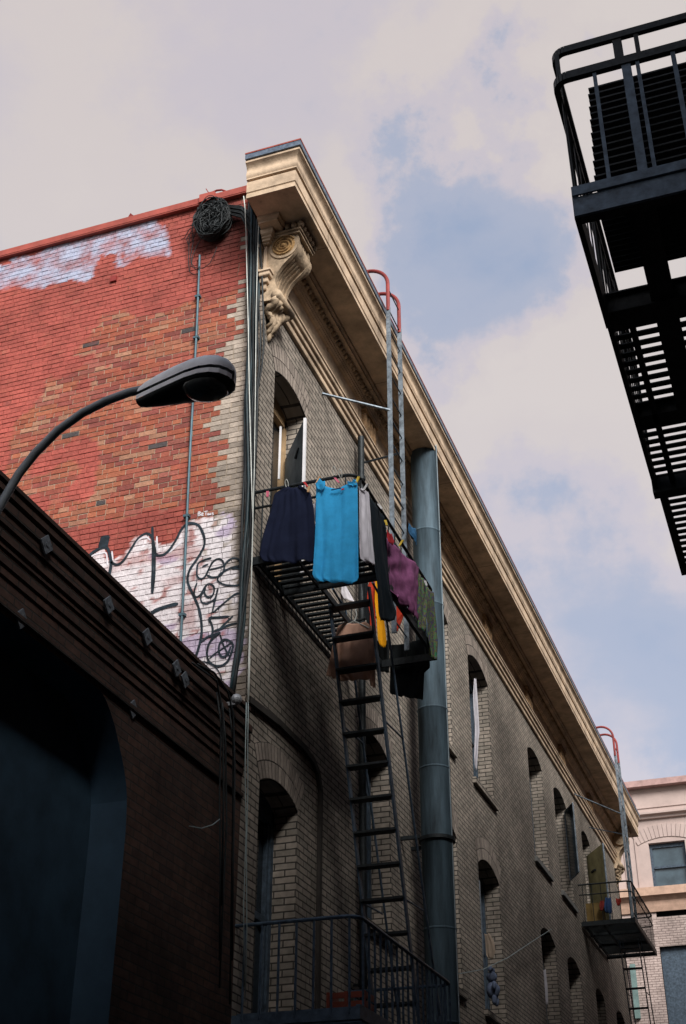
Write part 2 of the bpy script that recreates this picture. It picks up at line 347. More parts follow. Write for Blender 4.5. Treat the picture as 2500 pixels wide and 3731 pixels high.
# arch rings of bricks on edge
def rings(ya, yb, sp, rows=2, bh=.155):
    rise = RISE*(yb-ya); c = (ya+yb)/2; h = (yb-ya)/2; rad = (h*h+rise*rise)/(2*rise); cz = sp+rise-rad; th = math.asin(min(1, h/rad))
    m_ = MB(); m_.c = []
    back = MB()
    n = 14; r0 = rad-.0; r1 = rad+rows*bh
    pts = []
    for i in range(n+1):
        a = -th+2*th*i/n; pts.append((c+r0*math.sin(a), cz+r0*math.cos(a), c+r1*math.sin(a), cz+r1*math.cos(a)))
    for i in range(n):
        p, q = pts[i], pts[i+1]
        back.add([(XF+.002, p[0], p[1]), (XF+.002, q[0], q[1]), (XF+.002, q[2], q[3]), (XF+.002, p[2], p[3])], [(0, 1, 2, 3)])
    for rr in range(rows):
        ra = rad+rr*bh+.005; rb = rad+(rr+1)*bh-.006; nb = int(2*th*ra/.066)
        for i in range(nb):
            a0 = -th+2*th*(i+.11)/nb; a1 = -th+2*th*(i+.89)/nb; px = XF+.0045+random.random()*.002
            sc = random.uniform(.5, .9)
            q = [(c+r_*math.sin(a_), cz+r_*math.cos(a_)) for r_, a_ in ((ra, a0), (ra, a1), (rb, a1), (rb, a0))]
            m_.add([(px, *t_) for t_ in q]+[(XF-.01, *t_) for t_ in q], [(0, 1, 2, 3), (0, 4, 5, 1), (1, 5, 6, 2), (2, 6, 7, 3), (3, 7, 4, 0)])
            m_.c += [(sc*.40, sc*.335, sc*.285)]*4+[(.03, .026, .022)]*4
    return back, m_
WHITEV = mat('brick tint', (1, 1, 1), .85, bump=.4, bscale=60, var=.12, vscale=20, attr='Col')
MORT = mat('dark mortar', (.04, .034, .03), .9)
for ya, yb, ops in cols:
    if ya > 19: continue
    for k, (sill, sp) in enumerate(ops):
        if sp < 2.5: continue
        bk, vo = rings(ya, yb, sp); o = vo.build('brick_arch', WHITEV, main); bk.build('arch_joint', MORT, o)
# raised brick label round the lower near window
b = MB(); pts = [(9.32, 4.42), (10.0, 4.47), (10.6, 4.46), (10.86, 4.42), (11.0, 4.34), (11.08, 4.18), (11.08, GZ)]
for (a0, z0), (a1, z1) in zip(pts, pts[1:]):
    b.add([(XF-.01, a0, z0), (XF-.01, a1, z1), (XF+.035, a1, z1), (XF+.035, a0, z0)], [(0, 1, 2, 3)])
    nx, nz = (z1-z0), -(a1-a0); l_ = math.hypot(nx, nz); nx, nz = nx/l_*.06, nz/l_*.06
    b.add([(XF+.035, a0, z0), (XF+.035, a1, z1), (XF+.035, a1+nx, z1+nz), (XF+.035, a0+nx, z0+nz)], [(0, 1, 2, 3)])
    b.add([(XF-.01, a0+nx, z0+nz), (XF-.01, a1+nx, z1+nz), (XF+.035, a1+nx, z1+nz), (XF+.035, a0+nx, z0+nz)], [(0, 1, 2, 3)])
b.build('label_moulding', MORT, main)

# ---- entablature
path = lambda e_: [(XF-e_, Y0), (XF, Y0), (XF, Y1), (XF-e_, Y1)]
b = MB(); b.sweep(path(.02), [(-.05, 8.80), (.035, 8.82), (.04, 8.835), (.04, 8.885), (.062, 8.895), (.066, 8.905), (.066, 8.95), (.09, 8.96), (.095, 8.97), (.095, 9.0), (.108, 9.01), (.108, 9.03), (.03, 9.045), (-.05, 9.045)])
b.build('architrave', CREAM, main)
b = MB(); b.sweep(path(.004), [(-.05, 9.04), (.03, 9.04), (.03, 9.41), (.06, 9.412), (.065, 9.425), (.085, 9.43), (.085, 9.455), (.10, 9.462), (.10, 9.482), (.115, 9.49), (.125, 9.50), (.125, 9.56), (.21, 9.562), (.21, 9.585), (.235, 9.60), (.24, 9.64), (-.05, 9.64)])
b.build('frieze', CREAM, main)
b = MB()
y = Y0+.06
while y < Y1:      # egg moulding under the soffit
    b.sphere((XF+.135, y, 9.528), .034, 6, 5, (1, .9, 1.1)); y += .085
b.build('egg_moulding', CREAM2, main, smooth=True)
b = MB()
cy_ = [(.54, 9.882), (.552, 9.90), (.556, 9.935), (.548, 9.965), (.545, 9.99), (.553, 10.02), (.572, 10.045), (.59, 10.06), (.592, 10.08)]
prof = [(-.04, 9.632), (.515, 9.632), (.515, 9.622), (.528, 9.622), (.528, 9.668), (.52, 9.675), (.52, 9.69), (.53, 9.70), (.53, 9.838), (.512, 9.842), (.512, 9.858), (.545, 9.862), (.545, 9.878)]+cy_+[(.58, 10.085), (.58, 10.10), (-.04, 10.12)]
b.sweep(path(.002), prof); o = b.build('cornice', CREAM, main); smooth_angle(o, 30)
b = MB(); b.sweep(path(.003), [(-.04, 10.121), (.596, 10.101), (.603, 10.101), (.603, 10.165), (.59, 10.175), (-.04, 10.19)]); b.build('cornice_capping', BLUEM, main)
b = MB(); b.sweep([(XF-.004, Y0), (XF, Y0), (XF, Y1)], [(.56, 10.176), (.607, 10.167), (.609, 10.182), (.60, 10.192), (.56, 10.195)]); b.build('capping_edge', REDP, main)
for i, yc in enumerate([12.48+2.92*k for k in range(6)]):
    b = MB(); b.box(XF+.03, XF+.05, yc-.22, yc+.22, 9.05, 9.40)
    for k in range(4):
        yk = yc-.165+k*.11; b.prism([(yk-.035, 0), (yk-.02, .03), (yk+.02, .03), (yk+.035, 0)], lambda a, h, z: (XF+.05+h, a, z), 9.09, 9.34)
    b.box(XF+.03, XF+.095, yc-.23, yc+.23, 9.345, 9.40); b.build('frieze_ornament', BROWNT, main)

# ---- scrolled console brackets at both ends
def console(yf, dirn):
    # dirn +1: the side with the volute faces the camera
    W = .33
    def P3(a, z, d): return (a, yf+dirn*d, z)
    m_ = MB()
    pr = [(-4.2, 9.60), (-3.86, 9.60), (-3.855, 9.50), (-3.85, 9.36), (-3.875, 9.27), (-3.93, 9.20), (-3.985, 9.15), (-4.03, 9.10), (-4.075, 9.02), (-4.098, 8.93), (-4.09, 8.86), (-4.06, 8.81), (-4.03, 8.775), (-4.03, 8.735), (-4.055, 8.70), (-4.10, 8.69), (-4.2, 8.70)]
    m_.prism(pr, P3, .02, W-.02)
    cnp = m_.build('console_bracket', CREAM2, main)
    smooth_angle(cnp, 35)
    d_ = MB()      # two flat bands that edge the scroll, proud of the middle
    for d0, d1 in ((0, .045), (W-.045, W)):
        q = [(a+.018 if a > -4.19 else a, z+(.0 if z > 9 else -.008)) for a, z in pr]; d_.prism(q, P3, d0, d1)
    for k in range(4):     # reeds on the front
        dd = .075+k*.05
        q = [(a+.006 if a > -4.19 else a, z) for a, z in pr]; d_.prism(q, P3, dd, dd+.022)
    smooth_angle(d_.build('scroll_reeding', CREAM2, cnp), 35)
    v_ = MB()      # volute drum and its carved spiral
    v_.tube([P3(-3.99, 9.36, -.012), P3(-3.99, 9.36, W+.05)], .158, 32)
    v_.build('volute', CREAM2, cnp); smooth_angle(C.objects[v_ and cnp.children[-1].name] if False else cnp.children[-1], 40)
    sp = MB(); pts = []
    for k in range(70):
        a = k*.30; rr = .132*(1-k/78); pts.append(P3(-3.99+rr*math.cos(a+.5), 9.36+rr*math.sin(a+.5), -.018 if dirn > 0 else -.018))
    sp.tube(pts, .0095, 6); sp.sphere(P3(-3.99, 9.36, -.015), .03, 10, 7)
    sp.build('spiral', RUST, cnp, smooth=True)
    rb = MB(); rb.tube([P3(-3.99, 9.36, -.0125), P3(-3.99, 9.36, -.0145)], .125, 28); rb.build('volute_face', RUST, cnp)
    e_ = MB()      # acanthus leaf hanging below
    for k in range(7):
        dd = .02+k*(W-.04)/6; ln = .40-.18*abs(k-3)/3*1.2
        pts = []; rs = []
        for j in range(9):
            t = j/8; z = 8.70-ln*t; x = -4.2+.105*(1-t)**.8+.03*math.sin(t*9+k)+.02*(t > .85)
            pts.append(P3(x, z, dd+(W/2-dd)*.45*t)); rs.append((.045*(1-t*.75)+.008)*(1+.18*math.sin(j*2.4+k)))
        e_.tube(pts, rs, 7)
    e_.tube([P3(-4.055, 8.745, -.01), P3(-4.055, 8.745, W+.04)], .055, 16)
    e_.build('leaf', CREAM2, cnp, smooth=True)
    a_ = MB(); a_.box(-4.2, -3.81, *sorted((yf+dirn*-.03, yf+dirn*(W+.03))), 9.485, 9.515); a_.box(-4.2, -3.795, *sorted((yf+dirn*-.045, yf+dirn*(W+.045))), 9.515, 9.54)
    a_.box(-4.2, -3.84, *sorted((yf-dirn*.0, yf+dirn*W)), 9.54, 9.635)
    a_.build('abacus', CREAM2, cnp)
    g_ = MB()
    n = 6
    for k in range(n):
        d0 = -.02+k*(W+.04)/(n-1); g_.sphere(P3(-3.80, 9.585, d0), .036, 9, 7, (1, .95, 1.15))
        x = -4.15+k*(.35/(n-1)); g_.sphere(P3(x, 9.585, -.03), .036, 9, 7, (.95, 1, 1.15)); g_.sphere(P3(x, 9.585, W+.03), .036, 9, 7, (.95, 1, 1.15))
    g_.sphere(P3(-4.19, 9.58, -.05), .052, 12, 9)
    g_.build('egg_border', CREAM2, cnp, smooth=True)
console(Y0-.01, 1); console(Y1+.01, -1)
b = MB(); b.box(XF-.085, XF-.03, Y0-.06, Y0, 9.07, 9.38); b.box(XF-.095, XF-.02, Y0-.07, Y0, 9.38, 9.42); b.box(XF-.095, XF-.02, Y0-.075, Y0, 9.045, 9.07); b.build('corner_panel', CREAM, main)

# ---- red side wall built brick by brick, each brick and corner with its paint
def poly_px(pts, s, ox, oy): return [(lambda h: (h.x, h.z))(hit(ox+a/s, oy+c_/s, 1, Y0)) for a, c_ in pts]
def inside(x, z, P):
    r_ = False; n = len(P); j = n-1
    for i in range(n):
        xi, zi = P[i]; xj, zj = P[j]
        if (zi > z) != (zj > z) and x < (xj-xi)*(z-zi)/(zj-zi)+xi: r_ = not r_
        j = i
    return r_
SCRUB = poly_px([(-300, 800), (0, 715), (180, 650), (440, 585), (560, 545), (640, 525), (700, 555), (740, 690), (590, 700), (500, 760), (460, 680), (400, 690), (340, 825), (230, 815), (120, 850), (0, 840), (-300, 930)], 1.3067, 60, 400)
RAW = poly_px([(430, 985), (700, 950), (860, 900), (1000, 870), (1300, 800), (1300, 2600), (-500, 2600), (-500, 2100), (-100, 1900), (0, 1560), (120, 1300), (250, 1170), (330, 1070)], 1.3067, 60, 400)
BAND = poly_px([(-400, 300), (150, 330), (270, 400), (500, 335), (700, 305), (850, 270), (1030, 225), (1040, 330), (1100, 380), (1400, 380), (1400, 1700), (-400, 1700)], 1.668, 60, 1700)
PAINT = poly_px([(300, 700), (420, 565), (520, 500), (570, 555), (640, 545), (700, 455), (800, 415), (870, 500), (960, 470), (1030, 350), (1100, 315), (1250, 285), (1325, 305), (1330, 560), (1345, 760), (1375, 950), (1370, 1260), (1260, 1400), (300, 1700)], 1.668, 60, 1700)
def nz(x, z, s_, o=0): return noise.noise(Vector((x*s_+o, z*s_-o, o*1.7)))
b = MB(); b.c = []; mo = MB(); mo.c = []
RH = .0595; BW = .195
def quoin_x(z, row):
    base = -4.50 if z > 6 else -4.47
    if z > 8.9: base = -4.30
    elif z > 8.2: base = -4.44
    return base - .10*((row//4) % 2) - (.10 if (row//9) % 3 == 0 and z < 7.6 else 0)
def colour(x, z, row, bc, quoin):
    jx = x+.05*nz(x, z, 9, 3)+.02*nz(x, z, 30, 5); jz = z+.05*nz(x, z, 9, 8)+.02*nz(x, z, 30, 1)
    c_ = bc
    if not quoin:
        redpaint = not inside(jx+.10*nz(x, z, 2.5, 11), jz+.16*nz(x, z, 2.5, 4), RAW) or inside(jx, jz, BAND)
        if x < -5.9 and 6.6 < z < 9.2 and nz(x, z, 3.1, 21) > .2: redpaint = True
        k = 1+.22*nz(x, z, 5, 9)+.28*nz(x, z, 1.3, 2); k *= (.8+.45*sum(bc)/.9)
        rd = (.34*k, .078*k, .060*k)
        a = 1-.5*max(0, nz(x, z, 11, 14)-.1) if redpaint else min(.9, max(.0, -.24+.8*nz(x, z, 3.3, 15)+.5*nz(x, z, 15, 16)+(.14 if x < -5.9 else 0)))
        c_ = tuple(p*(1-a)+q*a for p, q in zip(bc, rd))
    if inside(jx, jz, SCRUB) and not quoin:
        a = min(1, max(0, .72+.8*nz(x, z, 6, 31)+.5*nz(x, z, 24, 33))); c_ = tuple(p*(1-a)+q*a for p, q in zip(c_, (.42, .45, .58)))
    if inside(jx, jz, PAINT):
        a = 1
        if x < -4.72: a = min(1, max(.5, .96-.9*max(0, nz(x*.35, z, 7, 44)-.02)))
        if nz(x, z, 13, 52) > .42: a *= .25
        if x > -4.40 and nz(x, z, 4, 62) > -.05 and z > 4.9: a *= .4
        wcol = (.82, .76, .78) if nz(x*.4, z, 5, 71) > -.38 else (.56, .47, .60)
        c_ = tuple(p*(1-a)+q*a for p, q in zip(c_, wcol))
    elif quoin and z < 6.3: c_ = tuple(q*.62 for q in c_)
    # soot below the cable nest and along the corner
    dn = math.hypot((x+4.72)*1.1, (z-9.85)*.8)
    if dn < .55: c_ = tuple(q*max(.22, min(1, dn/.5+.15*nz(x, z, 8, 3))) for q in c_)
    return c_
z = GZ; row = 0
PAL = [(.34, .095, .055), (.37, .12, .065), (.29, .08, .055), (.36, .135, .08), (.25, .07, .055), (.35, .10, .065), (.38, .19, .12), (.31, .10, .075)]
zlow = 4.0
z = zlow
while z < 10.24:
    off = (row % 2)*BW/2 + random.uniform(-.01, .01); header = row % 6 == 3
    bw = BW*.52 if header or random.random() < .22 else BW
    x = XF - .0 - 0
    xr = XF
    while xr > -9.2:
        wdt = bw*random.uniform(.94, 1.05)
        if xr == XF: wdt = bw if row % 2 else bw*.52
        xl = xr-wdt
        xc = (xl+xr)/2
        if -4.66 < xc < -4.36 and z > 10.13 or (z > 10.19 and xc > -4.9): xr = xl; continue
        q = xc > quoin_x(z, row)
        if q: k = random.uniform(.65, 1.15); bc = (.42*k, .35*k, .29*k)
        else:
            bc = PAL[min(7, int(random.random()**1.5*8))]; k = random.uniform(.82, 1.12)
            if random.random() < .007: bc = (.07, .06, .06)
            bc = tuple(v_*k for v_ in bc)
        px = Y0-random.uniform(0, .004); g_ = .0045; n = 4 if not header else 2
        x0, x1_, z0, z1_ = xl+g_, xr-g_*(xr != XF), z+g_, z+RH-g_
        j = [random.uniform(-.0025, .0025) for _ in range(4)]
        base = len(b.v); vs = []
        for (zz, jj) in ((z0+j[0], 0), ((z0+z1_)/2, 0), (z1_+j[1], 0)):
            for i in range(n+1): vs.append((x0+(x1_-x0)*i/n, px, zz))
        fs = []
        for r_ in range(2):
            for i in range(n): a = r_*(n+1)+i; fs.append((a, a+1, a+n+2, a+n+1))
        m0 = len(vs)
        ring = list(range(n+1))+[2*n+1, 3*n+2]+list(range(3*n+1, 2*n+1, -1))+[n+1]
        for i in ring: vs.append((vs[i][0], Y0+.016, vs[i][2]))
        for i in range(len(ring)): fs.append((ring[i], m0+i, m0+(i+1) % len(ring), ring[(i+1) % len(ring)]))
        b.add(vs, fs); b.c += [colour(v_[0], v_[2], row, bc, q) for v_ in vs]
        xr = xl
    z += RH; row += 1
sw = b.build('side_wall', mat('painted bricks', (1, 1, 1), .82, bump=.5, bscale=70, var=.14, vscale=26, attr='Col'), main)
# mortar bed a little behind the brick faces
nx_, nz_ = 125, 150
for j in range(nz_+1):
    for i in range(nx_+1):
        x = -9.2+(5.0)*i/nx_; zz = zlow+(10.24-zlow)*j/nz_
        mo.v.append((x, Y0+.0038, zz))
        cc = colour(x, zz, 0, (.50, .41, .31), x > -4.5); mo.c.append(tuple(v_*(.85 if cc[1] > .2 else .5) for v_ in cc) if not (inside(x, zz, PAINT) and x > -4.7) else tuple(v_*.42 for v_ in cc))
for j in range(nz_):
    for i in range(nx_): a = j*(nx_+1)+i; mo.f.append((a, a+1, a+nx_+2, a+nx_+1))
mo.build('mortar_bed', mat('mortar tint', (1, 1, 1), .95, bump=.4, bscale=90, var=.15, vscale=30, attr='Col'), sw)
b = MB(); b.box(-13, XF-.001, Y0+.02, Y0+.3, GZ, 10.13); b.box(-13, -4.90, Y0+.02, Y0+.3, 10.13, 10.24); b.box(-4.36, XF-.001, Y0+.02, Y0+.3, 10.13, 10.24); b.box(-13, -9.2, Y0, Y0+.02, 4, 10.24)
b.build('parapet', REDPL, main)
b = MB(); b.box(-13, XF-.06, Y0-.055, Y0+.34, 10.255, 10.335); b.box(-13, XF-.06, Y0-.05, Y0+.02, 10.20+.04, 10.256)
b.box(-4.98, -4.80, Y0-.075, Y0+.1, 10.25, 10.36); b.build('coping', REDP, main)
b = MB(); b.prism([(-5.86, 10.33), (-5.78, 10.33), (-5.83, 10.39)], lambda a, z_, d: (a, d, z_), Y0-.05, Y0-.02); b.build('flashing_tab', REDM, main)
b = MB(); b.box(-6.00, -5.93, Y0-.025, Y0, 9.47, 9.54); b.build('wall_anchor', REDM, main)

# ---- graffiti: painted strokes on the side wall
def stroke(mb, pts, s, ox, oy, wpx, dy=.006, jit=True):
    P = [(lambda h: Vector((h.x, h.z)))(hit(ox+a/s, oy+c_/s, 1, Y0)) for a, c_ in pts]
    Q = []
    for i in range(len(P)-1):
        p0, p1, p2, p3 = P[max(i-1, 0)], P[i], P[i+1], P[min(i+2, len(P)-1)]
        k_ = max(3, int((p2-p1).length/.03))
        for k in range(k_):
            t = k/k_; Q.append(.5*((2*p1)+(p2-p0)*t+(2*p0-5*p1+4*p2-p3)*t*t+(3*p1-p0-3*p2+p3)*t**3))
    Q.append(P[-1]); h = wpx*.0019/2; vs = []; fs = []
    for i, q in enumerate(Q):
        d = (Q[min(i+1, len(Q)-1)]-Q[max(i-1, 0)])
        d = d.normalized() if d.length > 1e-6 else Vector((1, 0)); nrm = Vector((-d.y, d.x))
        hh = h*(1+.22*noise.noise(Vector((q.x*14, q.y*14, 0))))*(.55 if i in (0, len(Q)-1) else 1)
        a = q+nrm*hh; c_ = q-nrm*hh
        vs += [(a.x, Y0-dy, a.y), (c_.x, Y0-dy, c_.y)]
    for i in range(len(Q)-1): fs.append((2*i, 2*i+1, 2*i+3, 2*i+2))
    mb.add(vs, fs)
g = MB(); A = (1.668, 60, 1700); B_ = (3.12, 700, 1750)
stroke(g, [(405, 590), (420, 570), (470, 520), (540, 490), (565, 520), (577, 590), (570, 640), (562, 710)], *A, 17)
stroke(g, [(525, 495), (535, 460), (545, 420)], *A, 52, .007)
stroke(g, [(575, 580), (610, 597), (650, 575), (700, 500), (740, 440), (790, 408), (825, 430), (842, 500), (850, 535), (880, 540), (920, 520), (970, 450), (1000, 390), (1030, 355), (1060, 345), (1110, 360), (1142, 430), (1140, 490), (1095, 570), (1055, 630), (1042, 700), (1080, 790), (1115, 880), (1128, 1000), (1110, 1100), (1078, 1200)], *A, 13)
stroke(g, [(828, 365), (832, 500), (830, 640), (826, 775)], *A, 13, .007)
stroke(g, [(845, 530), (843, 650), (832, 770)], *A, 9, .008)
stroke(g, [(720, 910), (800, 905), (850, 875), (920, 850), (985, 835)], *A, 20, .007)
for pts, w_ in (([(225, 885), (150, 905), (75, 945), (60, 1020), (62, 1090), (90, 1120), (130, 1115), (165, 1075), (195, 1010), (240, 930), (300, 895), (350, 920), (370, 990), (350, 1060), (290, 1100), (220, 1105), (175, 1080)], 24),
    ([(120, 985), (190, 955)], 22), ([(195, 1020), (290, 1000), (370, 975)], 22),
    ([(370, 985), (400, 930), (460, 890), (520, 895), (550, 935), (540, 975), (440, 1000), (330, 1060), (300, 1110), (300, 1150), (370, 1190), (460, 1200), (540, 1190), (585, 1120), (583, 1060), (540, 1010), (450, 1010)], 24),
    ([(62, 1170), (35, 1240), (32, 1310), (60, 1330), (110, 1290), (150, 1215), (200, 1180), (250, 1210), (255, 1270), (225, 1325), (175, 1330), (145, 1280), (160, 1220)], 22),
    ([(135, 1270), (105, 1330), (115, 1390), (165, 1405), (230, 1375), (275, 1330), (300, 1225)], 20),
    ([(300, 1225), (270, 1350), (238, 1500), (300, 1455), (400, 1370), (490, 1300), (550, 1285)], 24),
    ([(225, 1800), (240, 1700), (222, 1630), (200, 1570), (300, 1562), (430, 1550)], 28), ([(300, 1715), (370, 1640), (470, 1545)], 26),
    ([(250, 1720), (330, 1690), (420, 1650), (520, 1625)], 28), ([(110, 1840), (170, 1790), (240, 1760), (330, 1730)], 26),
    ([(330, 1730), (240, 1800), (190, 1880), (175, 1980), (195, 2060), (260, 2110), (340, 2110), (410, 2060), (450, 1970), (470, 1880), (430, 1830), (370, 1815), (320, 1860), (308, 1940), (330, 2000), (375, 2010), (420, 1960), (445, 1890)], 27),
    ([(320, 1750), (350, 1850), (385, 1930), (425, 2000)], 22), ([(200, 2030), (270, 1970), (340, 1925), (470, 1835)], 22),
    ([(15, 2110), (70, 2080), (130, 2065), (200, 2085), (270, 2130), (320, 2200), (345, 2290), (350, 2340)], 15)):
    stroke(g, pts, *B_, w_*.32*1.15*1.05, .007+random.random()*.003)
for x0_, y0_, ln_ in ((226, 1500, 70), (590, 1120, 60), (180, 2050, 60), (60, 1120, 40), (470, 1890, 55)):
    stroke(g, [(x0_, y0_), (x0_-2, y0_+ln_*.5), (x0_-3, y0_+ln_)], *B_, 3.2, .0095)
g.build('graffiti', GRAF, sw)
g = MB()
for pts in ([(1108, 275), (1106, 303)], [(1108, 276), (1122, 280), (1110, 288), (1124, 294), (1107, 303)], [(1128, 294), (1138, 290), (1130, 284), (1127, 298), (1140, 300)],
            [(1142, 276), (1166, 272)], [(1154, 275), (1153, 299)], [(1165, 284), (1165, 299)], [(1170, 299), (1171, 286), (1177, 296), (1182, 284), (1184, 298)], [(1200, 282), (1190, 285), (1200, 292), (1190, 298)]):
    stroke(g, pts, *A, 4.5, .007)
for pts in ([(420, 580), (470, 540), (520, 527), (548, 530), (555, 600)], [(582, 515), (588, 570)], [(700, 500), (740, 450), (790, 430), (815, 450)], [(855, 425), (858, 515)], [(930, 525), (980, 480), (1010, 455)]):
    stroke(g, pts, *A, 9, .0055)
g.build('white_lettering', GRAFW, sw)

# ---- conduit on side wall
cd = MB(); pts = [hit(x, y, 1, Y0-.03) for x, y in ((728, 930), (718, 1180), (704, 1450), (690, 1700), (672, 2100), (655, 2400), (648, 2520))]
cd.tube(pts, .0125, 8)
for x, y in ((721, 1080), (715, 1230), (704, 1450), (680, 1880), (664, 2240)):
    h = hit(x, y, 1, Y0-.028); cd.box(h.x-.03, h.x+.03, Y0-.044, Y0-.003, h.z-.012, h.z+.012)
tag(cd.build('conduit', mat('teal conduit', (.08, .14, .17), .5, metal=.3)), 'thin teal conduit running down the red side wall left of the corner', 'conduit')

# ------------------------------------------------------------------ neighbour building
nb = thing('brick_building', (XF, 0, GZ), 'low dark brick building with stepped brick bands in front of the red wall', 'building')
NZ = 4.27; NY0 = -12
b = MB()
op = [(-2.0, GZ), (-2.0, 3.49), (6.98, 3.50), (7.06, 3.47), (7.14, 3.41), (7.22, 3.33), (7.29, 3.24), (7.35, 3.16), (7.40, 3.08), (7.44, 3.0), (7.465, 2.91), (7.478, 2.80), (7.485, 2.68), (7.4855, 2.4), (7.486, GZ)]
top_ = 3.60
def nf(*q): b.add([(XF, y_, z_) for y_, z_ in q], [tuple(range(len(q)))])
nf((NY0, GZ), (-2, GZ), (-2, NZ), (NY0, NZ))
for (a0, z0), (a1, z1) in zip(op[1:-1], op[2:]):
    if a1 > a0: nf((a0, z0), (a1, z1), (a1, NZ), (a0, NZ))
nf((7.486, GZ), (Y0-.002, GZ), (Y0-.002, NZ), (7.486, NZ))
b.build('street_wall', DARKB, nb, fix=False)
b = MB()
for (a0, z0), (a1, z1) in zip(op, op[1:]):
    b.add([(XF, a0, z0), (XF, a1, z1), (XF-.27, a1, z1), (XF-.27, a0, z0)], [(0, 1, 2, 3)])
RV_ = b.build('opening_reveal', mat('blue grey reveal', (.036, .072, .115), .7, var=.15, vscale=3), nb)
bm_ = bmesh.new(); bm_.from_mesh(RV_.data); bmesh.ops.remove_doubles(bm_, verts=bm_.verts, dist=.0005); bm_.to_mesh(RV_.data); bm_.free(); smooth_angle(RV_, 35)
b = MB(); b.box(XF-.32, XF-.27, -2.2, 7.7, GZ, 3.7)
b.build('shutter', BLUED, nb)
b = MB(); b.box(-13, XF-.33, NY0, Y0-.002, NZ-.15, NZ-.03); b.build('roof', ROOF, nb)
b = MB(); b.box(-13, XF-.0, NY0-.02, NY0, GZ, NZ); b.box(-13.02, -13, NY0, Y0, GZ, NZ); b.build('rear_wall', DARKB, nb)
b = MB()
for k, (z0, p) in enumerate(((3.72, .012), (3.78, .024), (3.86, .036), (3.90, .05), (3.98, .064), (4.06, .078), (4.20, .10))):
    z1 = (3.78, 3.86, 3.90, 3.98, 4.06, 4.13, 4.27)[k]
    if k == 6: p = .04
    b.box(XF-.01, XF+p, NY0, Y0-.003, z0+(.0015*(k+1)), z1)
b.box(XF-.33, XF+.055, NY0, Y0-.004, 4.272, 4.30)
b.build('stepped_cornice', DARKB, nb)
b = MB(); b.box(XF-.01, XF+.025, NY0, Y0-.003, 3.53, 3.56); b.build('lintel_band', DARKB, nb)
for x, y in ((150, 1988), (378, 2207), (519, 2323), (627, 2437), (658, 2479), (99, 2251), (504, 2581)):
    h = hit(x, y, 0, XF+.05); pj = .105 if h.z > 3.85 else .02
    b = MB(); px = XF+.045 if h.z > 4.1 else (XF+.082 if h.z > 3.85 else XF+.004)
    b.prism([(h.y-.07, h.z), (h.y, h.z-.07), (h.y+.07, h.z), (h.y, h.z+.07)], lambda a, z_, d: (d, a, z_), px, px+.012)
    b.tube([(px+.01, h.y, h.z), (px+.018, h.y, h.z)], .016, 8)
    b.build('anchor_plate', mat('pale anchor plate', (.13, .145, .165), .6, var=.3, vscale=40), nb)

# ------------------------------------------------------------------ opposite side: building standing right beside the photographer
ob = thing('brick_building', (.45, 0, GZ), 'plain dark building on the right side of the alley, behind the dark fire escape', 'building')
b = MB(); b.box(.45, 9, -14, 33, GZ, 10.4); b.box(.45, 9, 12.5, 33, 10.41, 12.8); b.build('street_wall', DARKB, ob)  # unseen; height and added taller far part shaped to shade the facade
b = MB(); b.box(.40, 9.05, -14.05, 12.4, 10.402, 10.5); b.build('coping', CONC, ob)

bk = thing('brick_building', (-2, -24, GZ), 'added plain brick block, unseen behind the photographer, cutting sky light from the alley', 'building')
b = MB(); b.box(-16, 12, -30, -20, GZ, 13.5); b.build('street_wall', DARKB, bk)  # added out of view, only to cut low sky light on the facade
b = MB(); b.box(-16.05, 12.05, -30.05, -19.95, 13.5, 13.7); b.build('coping', CONC, bk)

# ------------------------------------------------------------------ pink building closing the street
pk = thing('pink_building', (-4, 40, GZ), 'pink painted building with cornice and arched sash window closing the end of the alley', 'building')
YP = 40.0
wx0, wx1, wz0, wz1 = -4.50, -3.4, 9.78, 12.2
b = MB()
def pf(x0, x1, z0, z1, mb=None): (mb or b).add([(x0, YP, z0), (x1, YP, z0), (x1, YP, z1), (x0, YP, z1)], [(0, 1, 2, 3)])
ZL = 10.0
pf(-14, wx0, ZL, 13.95); pf(wx1, 12, ZL, 13.95); pf(wx0, wx1, wz1, 13.95)
b.build('stucco_wall', PINK, pk, fix=False)
b = MB(); lw0, lw1, lz1 = -4.52, -3.5, 9.15
pf(-14, lw0, GZ, ZL); pf(lw1, 12, GZ, ZL); pf(lw0, lw1, lz1, ZL); b.build('brick_wall', PINKB, pk, fix=False)
b = MB(); b.box(-14, 12, YP-.25, YP+.02, 13.93, 14.12); b.box(-14, 12, YP+.02, YP+8, 13.7, 13.9); b.build('coping', mat('rosy coping', (.42, .27, .25), .8), pk)
b = MB(); b.sweep([(-14, YP), (12, YP)], [(-.02, 13.30), (.03, 13.30), (.03, 13.33), (.0, 13.335), (-.02, 13.335)])
b.sweep([(-14, YP), (12, YP)], [(-.02, 12.93), (.08, 12.95), (.10, 13.02), (.2, 13.06), (.2, 13.12), (.03, 13.14), (-.02, 13.14)]); b.build('moulding', PINK, pk)
b = MB(); b.sweep([(-14, YP), (12, YP)], [(-.02, 10.15), (.06, 10.15), (.10, 10.3), (.12, 10.45), (.22, 10.55), (.30, 10.58), (.30, 10.82), (-.02, 10.86)]); b.build('ledge', PINKL, pk)
b = MB(); b.box(-4.90, -4.86, YP-.03, YP, 10.86, 12.93); b.box(-5.25, -5.21, YP-.03, YP, 10.86, 12.93); b.build('pilaster_edge', PINK, pk)
win = MB(); win.box(wx0, wx0+.09, YP+.12, YP+.2, 10.9, wz1); win.box(wx1-.09, wx1, YP+.12, YP+.2, 10.9, wz1); win.box(wx0+.09, wx1-.09, YP+.12, YP+.2, wz1-.12, wz1); win.box(wx0+.09, wx1-.09, YP+.1, YP+.2, 11.45, 11.52)
wi = win.build('window', IRONB, pk)
